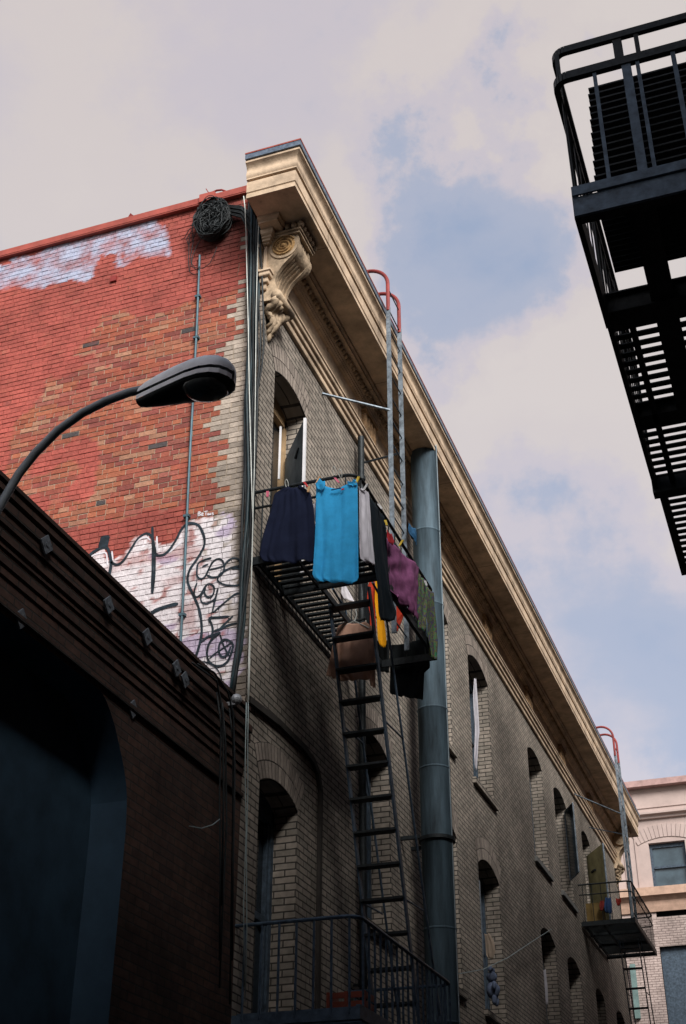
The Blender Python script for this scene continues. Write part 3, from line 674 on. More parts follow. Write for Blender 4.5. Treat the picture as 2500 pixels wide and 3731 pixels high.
b = MB(); b.box(wx0+.08, wx1-.08, YP+.17, YP+.18, 10.88, wz1-.1); b.build('pane', GLASSB, wi)
b = MB(); b.box(wx0, wx0+.01, YP, YP+.2, 10.85, wz1); b.box(wx1-.01, wx1, YP, YP+.2, 10.85, wz1); b.box(wx0, wx1, YP, YP+.2, wz1, wz1+.01); b.build('window_reveal', PINK, wi)
b = MB()
for k in range(15):
    a = (k-7)*.062; r0, r1 = 1.9, 2.3; cx_ = (wx0+wx1)/2+.0; cz_ = wz1+.05-1.9+.12
    b.prism([(cx_+r0*math.sin(a-.027), cz_+r0*math.cos(a-.027)), (cx_+r0*math.sin(a+.027), cz_+r0*math.cos(a+.027)), (cx_+r1*math.sin(a+.029), cz_+r1*math.cos(a+.029)), (cx_+r1*math.sin(a-.029), cz_+r1*math.cos(a-.029))], lambda p, q, d: (p, d, q), YP-.025, YP-.001)
b.build('flat_arch', PINK, pk)
b = MB(); b.box(lw0, lw1, YP+.15, YP+.2, 6.5, lz1); w2 = b.build('window', IRONB, pk)
b = MB(); b.box(-5.42, -5.27, YP-.12, YP, 7.2, 8.7); b.build('awning_panel', mat('teal panel', (.14, .21, .20), .7), pk)
b = MB(); b.box(-14, 12, YP+.25, YP+8, GZ, 13.7); b.build('interior', BLACK, pk)

# ------------------------------------------------------------------ fire escapes
def helix(*a): pass
def rail_pts(x0, x1, ya, yb, z, r=.12, n=6):
    """wall -> out -> along -> back to wall, rounded corners"""
    p = [(x0, ya, z)]
    p += [(x1-r+r*math.sin(R(90*i/n)), ya+r-r*math.cos(R(90*i/n)), z) for i in range(n+1)]
    p += [(x1-r+r*math.cos(R(90*i/n)), yb-r+r*math.sin(R(90*i/n)), z) for i in range(n+1)]
    p += [(x0, yb, z)]
    return p
def balcony(root, ya, yb, zd, zr, x1=-3.21, hatch=None, mid=True, rr=.014, bal=.125, bstep=None, mt=IRON, br_=.0075):
    dk = MB(); y = ya+.04
    while y < yb-.03:
        xe = x1-.03
        if hatch and hatch[0] < y < hatch[1]: xe = hatch[2]
        dk.box(XF+.02, xe, y, y+.048, zd-.012, zd+.006); y += .098
    dk.build('deck_grating', mt, root)
    fr = MB()
    fr.box(XF, x1+.01, ya-.005, ya+.02, zd-.09, zd-.013); fr.box(XF, x1+.01, yb-.02, yb+.005, zd-.09, zd-.013)
    fr.box(x1-.02, x1+.012, ya-.003, yb+.003, zd-.085, zd+.01); fr.box(XF+.03, XF+.055, ya+.021, yb-.021, zd-.07, zd-.013)
    if hatch:
        fr.box(XF, x1, hatch[0]-.03, hatch[0]-.005, zd-.08, zd-.013); fr.box(hatch[2], hatch[2]+.02, hatch[0], yb-.021, zd-.075, zd-.013)
    for f_ in (.33, .66):
        yy = ya+(yb-ya)*f_
        if not hatch or yy < hatch[0]: fr.box(XF, x1, yy, yy+.02, zd-.07, zd-.013)
    xm = (XF+x1)/2-.12
    fr.box(xm, xm+.02, ya+.021, (hatch[0]-.03) if hatch else yb-.021, zd-.06, zd-.013)
    fr.build('deck_frame', mt, root)
    tr = MB(); tr.tube(rail_pts(XF, x1, ya, yb, zr), rr, 8); tr.build('top_rail', mt, root)
    if mid: m2 = MB(); m2.tube(rail_pts(XF, x1, ya, yb, zr-(.15 if mid is True else mid)), rr*.75, 8); m2.build('mid_rail', mt, root)
    P_ = [(x, ya) for x in [XF+.08+k*bal for k in range(int((x1-XF-.1)/bal)+1)]]+[(x1, ya+.1+k*bal) for k in range(int((yb-ya-.15)/bal)+1)]+[(x, yb) for x in [XF+.08+k*bal for k in range(int((x1-XF-.1)/bal)+1)]]
    for x, y in P_:
        bb = MB(); bb.tube([(x, y, zd-.05), (x, y, zr)], br_, 6); bb.build('baluster', mt, root)

f1 = thing('fire_escape_balcony', (XF, 9.31, 5.76), 'dark iron balcony hung with laundry outside the top window nearest the corner', 'fire escape')
balcony(f1, 9.31, 11.75, 5.76, 6.43, hatch=(9.98, 11.74, -3.80), bal=.2, mid=.17, rr=.016)
f2 = thing('fire_escape_balcony', (XF, 9.31, 1.88), 'dark blue iron balcony at the bottom under the ladder, with empty railings', 'fire escape')
balcony(f2, 9.31, 11.86, 1.88, 2.52, bal=.14, mid=None, rr=.015, mt=BSTEEL, br_=.0105)
f3 = thing('fire_escape_balcony', (XF, 24.9, 6.27), 'dark iron balcony far down the facade with double rails and a yellowish panel', 'fire escape')
balcony(f3, 24.95, 27.75, 6.27, 6.95, bal=.17, mid=.19, rr=.016)
f4 = thing('fire_escape_balcony', (XF, 24.9, 3.0), 'lower far iron balcony beneath the balcony with the yellowish panel', 'fire escape')
balcony(f4, 24.95, 27.75, 3.1, 3.75, bal=.25, mid=.19, rr=.016)

# steep ladder stair between balconies
def ladder(root, xl, xr, p0, p1, n, handrail=True, w=.05, mt=IRONB, mt2=IRON, step=True):
    (ya, za), (yb, zb) = p0, p1
    for x in (xl, xr):
        s_ = MB(); s_.bar((x, ya, za), (x, yb, zb), .018, w); s_.build('stringer', mt, root)
    for k in range(n):
        t = (k+.5)/n; y = ya+(yb-ya)*t; z = za+(zb-za)*t
        s_ = MB()
        if step: s_.box(xl, xr, y-.055, y+.055, z-.01, z+.012)
        else: s_.tube([(xl, y, z), (xr, y, z)], .011, 6)
        s_.build('rung', mt2, root)
    if handrail:
        for x in (xl, xr):
            h_ = MB(); o = .58
            h_.tube([(x, ya+.1, za+.1), (x, ya+o*.8, za+.05), (x, ya+o, za-.2), (x, yb+o, zb+.45), (x, yb+o*.9, zb+.2), (x, yb+.05, zb+.12)], .012, 6)
            for t in (.3, .68):
                h_.tube([(x, ya+(yb-ya)*t, za+(zb-za)*t), (x, ya+o+(yb-ya)*t, za+.04+(zb-za)*t)], .009, 6)
            h_.build('handrail', mt, root)
l1 = thing('ladder', (-3.65, 11.7, 1.9), 'steep dark ladder with flat rungs dropping from the laundry balcony to the balcony below', 'ladder')
ladder(l1, -3.85, -3.45, (10.34, 5.84), (11.72, 1.9), 14, w=.062, mt=BSTEEL)
l2 = thing('ladder', (-3.5, 27.5, 3.1), 'dark ladder under the far balcony, in front of the pink brick wall', 'ladder')
ladder(l2, -3.72, -3.36, (26.3, 6.2), (27.3, 3.1), 9, handrail=True)
# gooseneck roof ladders
def goose(root, x, ya, yb, zb, zt, walls, rungs=True):
    for y in (ya, yb):
        s_ = MB(); s_.bar((x, y, zb), (x, y, 10.0), .05, .02, up=(0, 1, 0)); s_.build('rail', GREYP, root)
        rc = .26
        q = [(x, y, 9.95), (x, y, zt-rc)]+[(x-rc+rc*math.cos(R(a)), y, zt-rc+rc*math.sin(R(a))) for a in range(10, 91, 10)]+[(x-.62, y, zt-.02), (x-.78, y, zt-.10), (x-.84, y, 10.2)]
        t_ = MB(); t_.tube(q, .023, 10); t_.build('hoop', REDM, root)
    if rungs:
        z = zb+.15
        while z < 10.4:
            r_ = MB(); r_.tube([(x, ya, z), (x, yb, z)], .008, 6); r_.build('rung', IRONB, root); z += .31
    for (yw, zw), (yr, zr_) in walls:
        s_ = MB(); s_.bar((XF, yw, zw), (x, yr, zr_), .028, .014); s_.build('standoff', GREYP if zw > 8.7 else IRONB, root)
g1 = thing('roof_ladder', (-3.5, 11.27, 5.8), 'grey steel gooseneck ladder with red hoops over the cornice beside the laundry', 'ladder')
goose(g1, -3.5, 11.27, 11.70, 5.8, 10.62, [((11.0, 8.74), (11.27, 8.53)), ((12.3, 8.62), (11.70, 8.24))])
g2 = thing('roof_ladder', (-3.5, 26.75, 6.3), 'small gooseneck roof ladder with red hoops at the far end of the cornice', 'ladder')
goose(g2, -3.42, 26.35, 26.8, 6.3, 10.62, [((25.2, 8.85), (26.35, 8.7)), ((27.0, 8.7), (26.8, 8.4))])

# dark standpipe by the ladder
b = MB(); b.tube([(-4.1, 12.03, GZ), (-4.1, 12.03, 8.80)], .038, 12)
for z in (8.2, 5.9, 4.4, 2.6): b.tube([(-4.1, 12.03, z), (-4.1, 12.03, z+.05)], .05, 12); b.box(XF, -4.09, 12.015, 12.045, z, z+.02)
tag(smooth_angle(b.build('standpipe', IRON)), 'slim dark vertical pipe on the beige wall behind the laundry balcony', 'pipe')

# big duct
dt_ = thing('vent_duct', (-3.84, 13.82, GZ), 'thick blue grey galvanised exhaust duct rising to the cornice', 'duct')
b = MB(); zs = [GZ+.0, 1.2, 2.3, 3.4, 4.62]; zz = GZ
for z0, z1 in ((GZ, 2.55), (2.55, 4.48), (4.48, 6.02), (6.02, 7.38), (7.38, 8.42), (8.42, 9.70)):
    b.tube([(-3.84, 13.82, z0+.003), (-3.84, 13.82, z1-.012), (-3.84, 13.82, z1-.008), (-3.84, 13.82, z1)], [.176, .176, .18, .18], 40, cap=False)
o = b.build('duct_pipe', GALV, dt_); smooth_angle(o, 50)
for z in (2.55, 6.02, 7.38, 8.42, 3.5, 5.3):
    b = MB(); b.tube([(-3.84, 13.82, z-.012), (-3.84, 13.82, z-.004), (-3.84, 13.82, z+.006), (-3.84, 13.82, z+.014)], [.177, .183, .183, .177], 40, cap=False)
    smooth_angle(b.build('seam_band', GALV, dt_), 60)
b = MB(); b.tube([(-3.84, 13.82, 4.46), (-3.84, 13.82, 4.50)], .205, 40); b.box(XF, -3.98, 13.60, 13.64, 4.46, 4.50); b.box(XF, -3.98, 14.0, 14.04, 4.46, 4.50)
b.build('clamp', IRON, dt_)
b = MB(); b.bar((-3.664, 13.80, GZ+1), (-3.664, 13.80, 9.74), .012, .01, up=(0, 1, 0)); b.build('lock_seam', mat('bright seam', (.35, .42, .46), .4, metal=.4), dt_)

# ------------------------------------------------------------------ right-hand fire escape
rf = thing('fire_escape', (.45, 6.1, 6.0), 'large dark fire escape overhead at the right edge, seen from below against the sky', 'fire escape')
XO = -.68
b = MB()
b.box(XO, .45, 6.085, 6.10, 5.955, 6.03); BSTEEL = mat('blue grey steel', (.085, .125, .175), .5, metal=.2, bump=.2, bscale=60, var=.25, vscale=14)
b.build('front_flange', BSTEEL, rf)
b = MB(); b.box(XO+.0, .45, 6.103, 6.125, 5.80, 5.953); b.build('front_channel', BSTEEL, rf)
b = MB(); b.box(XO, .45, 6.127, 6.19, 5.80, 5.815)
b.box(XO-.005, XO+.03, 6.126, 7.25, 5.80, 6.02); b.box(XO-.005, XO+.03, 7.25, 9.62, 5.87, 6.02); b.box(XO+.02, XO+.08, 9.66, 11.2, 5.9, 6.0)
b.box(XO+.03, .45, 7.16, 7.36, 5.86, 5.99); b.box(XO+.03, .45, 8.52, 8.66, 5.9, 5.995); b.box(XO-.015, .45, 9.55, 9.66, 5.84, 5.99)
b.box(-.545, -.505, 7.36, 9.55, 5.90, 5.985); b.box(-.355, -.20, 6.19, 8.6, 5.88, 5.985)
b.build('deck_frame', IRON, rf)
b = MB(); y = 6.2
while y < 6.9: b.box(-.55, .44, y, y+.045, 5.988, 6.0); y += .052
y = 7.1; b.box(-.65, .44, 7.12, 7.17, 5.988, 6.0); y = 7.38
while y < 11.2: 
    b.box(-.65, .44, y, y+.056, 5.988, 6.0); y += .108
b.build('deck_grating', IRON, rf)
# rails
def rfrail(z, xo, rr, y0, name='top_rail'):
    q = [(.45, y0, z), (xo+.08, y0, z)]+[(xo+.08-.08*math.sin(R(a)), y0+.08-.08*math.cos(R(a)), z) for a in range(15, 91, 15)]+[(xo, 9.6, z)]
    m_ = MB()
    for p_, q_ in zip(q, q[1:]): m_.bar(p_, q_, rr, rr*1.6)
    return m_.build(name, IRON, rf)
rfrail(7.03, XO-.025, .042, 6.1); rfrail(7.31, XO-.02, .036, 6.12, 'upper_rail')
for y in (6.35, 7.4, 8.5, 9.55):
    b = MB(); b.tube([(XO, y, 6.0), (XO-.012, y, 7.3)], .014, 6); b.build('rail_post', IRON, rf)
for a_, c_ in ((-.3, -.24), (-.16, -.13), (XO-.01, XO+.02)):
    b = MB(); b.box(a_, c_, 6.11, 6.13, 7.06, 7.29); b.build('rail_post', IRON, rf)
for k in range(17):
    y = 6.25+k*.2
    m_ = MB(); m_.tube([(XO+.0, y, 5.99), (XO-.008, y, 7.02)], .006, 6); m_.build('baluster', IRON, rf)
for x0, x1_ in ((-.455, -.43), (-.265, -.205), (-.175, -.15), (.05, .08)):
    m_ = MB(); m_.box(x0, x1_, 6.09, 6.1, 6.03, 7.01); m_.build('front_baluster', BSTEEL, rf)
# steep slatted stair rising above the deck
b = MB()
for k in range(15):
    z = 6.12+k*.098; y = 6.2+(z-6.12)*.33
    b.box(-.545 if k % 2 else -.54, .25, y-.002, y+.085, z-.008, z+.006)
b.build('stair_tread', IRON, rf)
b = MB(); b.bar((-.25, 6.2, 6.1), (-.25, 6.68, 7.55), .02, .09); b.bar((.26, 6.2, 6.1), (.26, 6.68, 7.55), .02, .09); b.build('stair_stringer', IRON, rf)

# ------------------------------------------------------------------ street lamp
lp = thing('street_lamp', (-3.75, 4.98, GZ), 'grey cobra head street lamp on a curved arm in front of the red wall', 'street lamp')
b = MB(); arm = [(-3.80, 4.98, 3.3), (-3.76, 4.98, 3.6)]+[tuple(hit(x, y, 1, 5.0)) for x, y in ((70, 1725), (130, 1650), (210, 1570), (300, 1505), (390, 1460), (470, 1430), (540, 1415))]
b.tube(arm, .024, 12); o = b.build('arm', mat('grey lamp arm', (.24, .27, .30), .5, metal=.2), lp, smooth=True)
b = MB(); b.tube([(-3.80, 4.98, GZ), (-3.80, 4.98, 3.4)], [.09, .06], 14); b.build('pole', IRONB, lp, smooth=True)
P0 = hit(512, 1440, 1, 5.0); P1 = Vector((P0.x+.575, 4.94, P0.z-.035))
ax = (P1-P0); L_ = ax.length; ax.normalize(); sdv = ax.cross(Vector((0, 0, 1))).normalized(); upv = sdv.cross(ax)
def shell(t, w, h, sgn, n=14):
    c_ = P0+ax*(L_*t); return [c_+sdv*(w*math.cos(math.pi*i/n))+upv*(sgn*h*math.sin(math.pi*i/n)) for i in range(n+1)]
TS_ = [(0, .036, .04, .02), (.06, .045, .06, .03), (.2, .065, .08, .035), (.4, .092, .098, .03), (.6, .118, .105, .03), (.75, .125, .102, .03), (.86, .114, .09, .03), (.94, .087, .068, .025), (.985, .045, .04, .015), (1.0, .012, .01, .006)]
TS = [(t, w_*.94, h_*1.22, l_) for t, w_, h_, l_ in TS_]
def loft(rings_, mb):
    n = len(rings_[0]); o_ = len(mb.v); mb.v += [tuple(p) for r_ in rings_ for p in r_]
    for i in range(len(rings_)-1):
        for k in range(n-1): mb.f.append((o_+i*n+k, o_+i*n+k+1, o_+(i+1)*n+k+1, o_+(i+1)*n+k))
b = MB(); loft([shell(t, w_, h_, 1) for t, w_, h_, l_ in TS], b)
hd = b.build('lamp_housing', LAMPG, lp, smooth=True)
b = MB(); loft([[p-upv*.022 if k in (0, 14) else p for k, p in enumerate([P0+ax*(L_*t)+sdv*(w_*1.04*c_)-upv*0 for c_ in (1, )]+[P0+ax*(L_*t)+sdv*(w_*1.04)-upv*.05])] for t, w_, h_, l_ in TS], b)
loft([[P0+ax*(L_*t)-sdv*(w_*1.04), P0+ax*(L_*t)-sdv*(w_*1.04)-upv*.05] for t, w_, h_, l_ in TS], b); b.build('rim', LAMPG, hd)
b = MB(); loft([[q-upv*.049 for q in shell(t, w_*.99, l_*(1 if t < .5 else 1.0), -1)] for t, w_, h_, l_ in TS], b); b.build('reflector_door', IRON, hd, smooth=True)
b = MB(); rings_ = []
for i in range(9):
    t = i/8; c_ = P0+ax*(L_*(.5+.44*t)); w_ = .102*math.sqrt(max(.001, 1-(2*t-1)**2))**.8+.002; h_ = .095*math.sqrt(max(.0, 1-(2*t-1)**2))+.004
    rings_.append([c_-upv*.068+sdv*(w_*math.cos(math.pi*k/12))-upv*(h_*.36*math.sin(math.pi*k/12)) for k in range(13)])
loft(rings_, b); b.build('lens', LENS, hd, smooth=True)
c_ = P0+ax*(L_*.56)+upv*.085; b = MB(); b.tube([c_, c_+upv*.05], .032, 14); b.build('photocell', mat('blue photocell', (.02, .11, .25), .4), hd)

# ------------------------------------------------------------------ cables
YC = Y0-.05
core = [(926, 700), (922, 900), (921, 1100), (918, 1300), (912, 1450), (908, 1600), (906, 1750), (903, 1900), (896, 2020), (888, 2150), (880, 2260), (868, 2360), (856, 2450), (840, 2560)]
cab = thing('cable_bundle', (-4.3, YC, 4.2), 'thick bundle of dark and teal cables running down the building corner', 'cables')
b1 = MB(); b2 = MB()
for k in range(13):
    ox = (k-6)*2.7; pts = []
    for i, (x, y) in enumerate(core):
        sw_ = 1.0 if y < 1900 else max(.25, 1-(y-1900)/500)
        pts.append(hit(x+ox*sw_+5*math.sin(k*2.1+i*1.3)+4*math.sin(k*5.3+i*.7), y, 1, YC-.012*((k*5) % 4)))
    (b1 if k % 3 else b2).tube(pts, random.choice((.010, .008, .014, .012)), 7)
b1.build('dark_cables', BLACK, cab, smooth=True); b2.build('teal_cables', TEAL, cab, smooth=True)
b3 = MB()
for k, c3_ in enumerate(([(935, 1180), (943, 1300), (946, 1345), (938, 1400), (932, 1600), (928, 1760), (925, 1900)], [(937, 1060), (950, 1200), (948, 1300), (930, 1450), (928, 1700)], [(948, 880), (955, 1000), (960, 1150), (962, 1250), (955, 1330), (940, 1420), (935, 1600), (922, 1850)])):
    b3.tube([hit(x, y, 1, YC-.03) for x, y in c3_], .009, 7)
b3.build('loose_cables', BLACK, cab, smooth=True)
wc = MB()
wc.tube([hit(x, y, 1, YC-.06) for x, y in ((888, 715), (893, 760), (897, 850), (900, 1000), (905, 1200), (908, 1400), (913, 1600), (917, 1760), (922, 1900), (918, 2050), (913, 2250), (909, 2450), (906, 2560))], .0055, 6)
wc.tube([hit(x, y, 1, YC-.07) for x, y in ((943, 800), (938, 950), (933, 1150), (931, 1400), (927, 1700), (920, 1950), (915, 2150), (906, 2400), (903, 2600))], .004, 6)
wc.build('white_wires', WHITEC, cab, smooth=True)
lc = thing('cable_bundle', (-4.15, 9.2, 3), 'long slack cables hanging over the dark low building at the corner', 'cables')
b1 = MB(); b2 = MB()
XN = XF+.12
for k, cc in enumerate(([(835, 2580), (850, 2700), (848, 3000), (842, 3400), (838, 3660)], [(810, 2560), (822, 2700), (826, 3000), (812, 3300), (800, 3600)], [(790, 2520), (806, 2640), (800, 2900), (803, 3200), (800, 3500)], [(720, 2420), (780, 2450), (830, 2520), (850, 2600), (856, 2800), (850, 3100), (846, 3500)], [(700, 2415), (790, 2480), (812, 2600), (815, 2900), (808, 3300)])):
    (b1).tube([hit(x, y, 0, XN+.01*k) for x, y in cc], .008, 6)
b1.build('dark_cables', BLACK, lc, smooth=True)
for cc in ([(905, 2560), (903, 2700), (903, 2900), (898, 3100), (900, 3400), (893, 3650)], [(898, 2560), (893, 2800), (897, 3020), (888, 3300), (890, 3600)]):
    b2.tube([hit(x, y, 0, XF+.10) for x, y in cc], .0045, 6)
b2.tube([hit(x, y, 0, XF+.16) for x, y in ((690, 3010), (735, 3018), (775, 3005), (800, 2985))], .004, 6)
b2.build('white_wires', mat('grey wire', (.25, .3, .3), .6), lc, smooth=True)
# the nest
nst = thing('cable_tangle', (-4.78, Y0-.05, 10.2), 'dark tangled nest of old cables hanging over the top of the red wall', 'cables')
b = MB(); cn = hit(776, 790, 1, Y0-.10)
rnd = random.Random(3)
for k in range(230):
    pts = []; a = rnd.uniform(0, 6.28); ra = rnd.uniform(.04, .20); rb = ra*rnd.uniform(.4, 1.5); ph = rnd.uniform(-1.6, 1.6); q_ = rnd.uniform(-1, 1)
    off = Vector((rnd.uniform(-.09, .09), rnd.uniform(-.04, .04), rnd.uniform(-.16, .10)))
    n = 18; turn = rnd.uniform(.4, 1.2)
    for i in range(n+1):
        t = a+turn*6.28*i/n; px = ra*math.cos(t); pz = rb*math.sin(t)
        v_ = Vector((px*math.cos(ph)-pz*math.sin(ph), .06*math.sin(t*2+k)*q_, (pz*math.cos(ph)+px*math.sin(ph))*1.15))+off
        v_ += .02*Vector((noise.noise(Vector((k, i*.5, 0))), 0, noise.noise(Vector((k, i*.5, 7)))))
        v_.x *= .9; l_ = math.hypot(v_.x/.19, (v_.z+.03)/.26)
        if l_ > 1: v_.x /= l_**.8; v_.z /= l_**.8
        pts.append(cn+v_)
    b.tube(pts, rnd.uniform(.003, .0075), 5)
b.sphere(cn+Vector((.0, .03, -.02)), .165, 16, 12, (1, .3, 1.25))
b.build('cable_ball', BLACK, nst, smooth=True)
b = MB()
for cc in ([(735, 760), (705, 800), (700, 840), (680, 870), (685, 890), (700, 880), (712, 850), (730, 830)], [(738, 740), (722, 760), (700, 820), (705, 880), (695, 930), (697, 970), (720, 985), (728, 970)], [(745, 850), (715, 900), (703, 930), (698, 960), (710, 975), (740, 978), (765, 960), (782, 925), (790, 900)], [(660, 872), (672, 868), (690, 835), (715, 825), (735, 840)], [(690, 860), (687, 950), (690, 990), (705, 1000), (722, 998)]):
    b.tube([hit(x, y, 1, Y0-.05) for x, y in cc], .0045, 5)
b.build('stray_loops', BLACK, nst, smooth=True)
b = MB(); b.tube([hit(x, y, 1, Y0-.02) for x, y in ((748, 716), (765, 705), (790, 694), (808, 692), (822, 697), (832, 703))], .011, 8); b.tube([hit(x, y, 1, Y0-.02) for x, y in ((762, 704), (755, 694), (751, 688))], .005, 6); b.build('bent_pipe', REDM, nst, smooth=True)
b = MB()
for k in range(9):
    b.tube([hit(x, y, 1, Y0-.07-.01*(k % 3)) for x, y in ((790+k*3, 742+k*2), (835, 748+k*4), (880, 752+k*5), (912, 775+k*9), (922, 830+k*12))], .009, 6)
b.build('cable_branch', BLACK, nst, smooth=True)

# small wire run on the neighbour corner (camera-like lamp)
b = MB(); h = hit(862, 2548, 0, XF+.14); b.sphere(h, .045, 12, 8); b.box(h.x-.14, h.x, h.y-.02, h.y+.02, h.z-.05, h.z-.02)
tag(b.build('security_light', mat('pale metal', (.35, .36, .38), .4, metal=.3)), 'small round pale light fitting beside the cables at the corner', 'light fitting')

# ------------------------------------------------------------------ shutter leaf and the near window details
sh = thing('open_shutter', (-4.35, 10.45, 5.8), 'grey steel shutter leaf with a white edge standing open at the top corner window', 'shutter')
a = Vector((-4.40, 10.50)); c_ = Vector((-3.95, 9.885)); b = MB(); b.bar((a.x, a.y, 6.69), (c_.x, c_.y, 6.69), .025, 1.79); b.build('leaf', PANEL, sh)
b = MB(); b.box(c_.x-.012, c_.x+.014, c_.y-.022, c_.y+.004, 5.80, 7.585); b.build('edge', WHITE, sh)
b = MB(); b.bar((-4.13, 10.09, 7.28), (-4.07, 10.03, 7.36), .02, .03); b.build('handle', IRON, sh)
b = MB(); x = XF-DEP
b.box(x+.045, x+.062, 10.33, 10.35, 7.25, 7.9)
tag(b.build('casement_edge', WHITE, thing('open_casement', (x, 10.3, 6), 'white edged sash standing in the top corner window behind the shutter', 'window sash')))

# ------------------------------------------------------------------ laundry
def cloth(name, rows, ax, val, label, cat, m, folds=5, amp=.018, seed=0, nu=36, nv=30, group=None, root=None, bow=0.0, hem=.006, sag=.02, wr=.5):
    """rows: ((xl, yl), (xr, yr)) picture measurements on the hanging plane, top to bottom"""
    W = [(hit(*l_, ax, val), hit(*r_, ax, val)) for l_, r_ in rows]
    cum = [0]
    for i in range(1, len(W)): cum.append(cum[-1]+((W[i][0]+W[i][1])/2-(W[i-1][0]+W[i-1][1])/2).length)
    mb = MB(); nrm = Vector((0, -1, 0)) if ax == 1 else Vector((1, 0, 0))
    for j in range(nv+1):
        s_ = cum[-1]*j/nv; i = max(k for k in range(len(W)) if cum[k] <= s_+1e-9); i = min(i, len(W)-2); t = (s_-cum[i])/(cum[i+1]-cum[i])
        l_ = W[i][0].lerp(W[i+1][0], t); r_ = W[i][1].lerp(W[i+1][1], t); vn = j/nv
        for k in range(nu+1):
            u = k/nu; p = l_.lerp(r_, u)
            uw = u+.06*noise.noise(Vector((u*2, vn*2.2, seed+9)))
            d = amp*(.35+.65*vn)*(2.2*noise.noise(Vector((uw*folds*1.5, vn*.9, seed*3.1)))+1.1*noise.noise(Vector((uw*folds*3.4, vn*1.6, seed*5.7)))+wr*noise.noise(Vector((u*5, vn*6+u*3, seed))))
            d += bow*math.sin(math.pi*u)
            p = p+nrm*d
            if j == nv: p.z += hem*math.sin(u*17+seed)+hem*.7*math.sin(u*7.3+seed*2)
            p.z -= sag*math.sin(math.pi*u)*(1-vn)**4
            mb.v.append(tuple(p))
    for j in range(nv):
        for k in range(nu): a_ = j*(nu+1)+k; mb.f.append((a_, a_+1, a_+nu+2, a_+nu+1))
    o = mb.build(name, m, root, smooth=True, fix=False)
    md = o.modifiers.new('thick', 'SOLIDIFY'); md.thickness = .002
    if not root: tag(o, label, cat, group)
    return o
def fab(name, col, var=.08, vs=8, col2=None): return mat(name, col, .9, bump=.35, bscale=16, var=var, vscale=vs, col2=col2, spec=.1)
LG = 'clothes drying on the upper balcony rail'
YN = 9.275; XR = -3.18
nav = cloth('shirt', [((1050, 1772), (1092, 1770)), ((1022, 1784), (1112, 1780)), ((1000, 1800), (1134, 1800)), ((985, 1870), (1146, 1860)), ((965, 1940), (1150, 1930)), ((946, 2025), (1152, 2025)), ((962, 2050), (1150, 2046))], 1, YN, 'dark navy garment spread wide on the left end of the laundry rail', 'clothing', fab('navy cotton', (.008, .011, .028)), folds=4, amp=.022, seed=1, group=LG)
cloth('shirt', [((1135, 1830), (1150, 1830)), ((1138, 1850), (1160, 1850)), ((1148, 1900), (1165, 1900))], 1, YN+.012, 'sliver of white cloth with a red print between the navy and blue garments', 'clothing', fab('white jersey', (.55, .52, .55)), folds=1, amp=.004, seed=2, group=LG)
bl = cloth('towel', [((1150, 1757), (1302, 1747)), ((1152, 1780), (1304, 1765)), ((1150, 1900), (1306, 1900)), ((1144, 2060), (1308, 2060)), ((1140, 2100), (1308, 2112)), ((1160, 2122), (1295, 2126))], 1, YN-.02, 'bright blue towel dress hanging full length at the balcony corner', 'clothing', fab('bright blue terry', (.035, .31, .60), .08), folds=2.6, amp=.02, seed=3.4, nu=56, sag=.075, group=LG)
cloth('folded_corner', [((1166, 1742), (1184, 1752)), ((1150, 1766), (1188, 1768)), ((1158, 1782), (1180, 1790))], 1, YN-.045, '', '', MAT['bright blue terry'], folds=1, amp=.01, seed=41, nu=12, nv=10, root=bl)
cloth('folded_corner', [((1268, 1752), (1290, 1746)), ((1264, 1760), (1302, 1758)), ((1276, 1768), (1300, 1770))], 1, YN-.045, '', '', MAT['bright blue terry'], folds=1, amp=.01, seed=42, nu=12, nv=10, root=bl)
h = hit(1225, 1782, 1, YN-.045); t_ = MB(); t_.box(h.x-.045, h.x+.045, h.y-.004, h.y, h.z-.006, h.z+.006); t_.build('care_label', fab('dark blue label', (.01, .05, .12)), bl)
h = hit(1249, 1783, 1, YN-.045); t_ = MB(); t_.box(h.x-.012, h.x+.012, h.y-.004, h.y, h.z-.008, h.z+.008); t_.build('red_tag', fab('red tag', (.4, .03, .04)), bl)
cloth('shirt', [((1306, 1772), (1318, 1778)), ((1308, 1790), (1345, 1795)), ((1308, 1900), (1352, 1900)), ((1310, 2035), (1366, 2040)), ((1325, 2045), (1370, 2062))], 0, XR, 'pale lilac white shirt hanging just right of the bright blue towel', 'clothing', fab('lilac white cotton', (.82, .79, .86)), folds=2, amp=.012, seed=5, nv=24, group=LG)
cloth('trousers', [((1345, 1800), (1400, 1880)), ((1350, 1850), (1408, 1930)), ((1362, 2000), (1413, 2050)), ((1375, 2130), (1420, 2150)), ((1378, 2230), (1440, 2235)), ((1385, 2262), (1432, 2262))], 0, XR, 'long black trousers hanging between the lilac white shirt and the purple cloth', 'clothing', fab('black denim', (.012, .018, .024)), folds=2, amp=.02, seed=6, group=LG)
cloth('shirt', [((1410, 1952), (1526, 2068)), ((1412, 2010), (1522, 2100)), ((1416, 2080), (1522, 2170)), ((1420, 2140), (1524, 2215)), ((1445, 2180), (1526, 2262))], 0, XR, 'wrinkled purple shirt pegged to the outer balcony rail', 'clothing', fab('plum jersey', (.25, .085, .19), .2, 10), folds=3, amp=.034, seed=7, hem=.03, wr=1.0, group=LG)
cloth('scarf', [((1410, 1930), (1428, 1945)), ((1412, 1955), (1435, 1975)), ((1414, 1975), (1430, 1985))], 0, XR+.03, 'small red cloth tucked above the purple shirt', 'clothing', fab('red cloth', (.42, .03, .04)), folds=2, amp=.01, seed=8, nu=12, nv=10, group=LG)
flo = mat('floral print', (.03, .17, .09), .9, var=.1, vscale=30, col2=(.10, .07, .17), spec=.1)
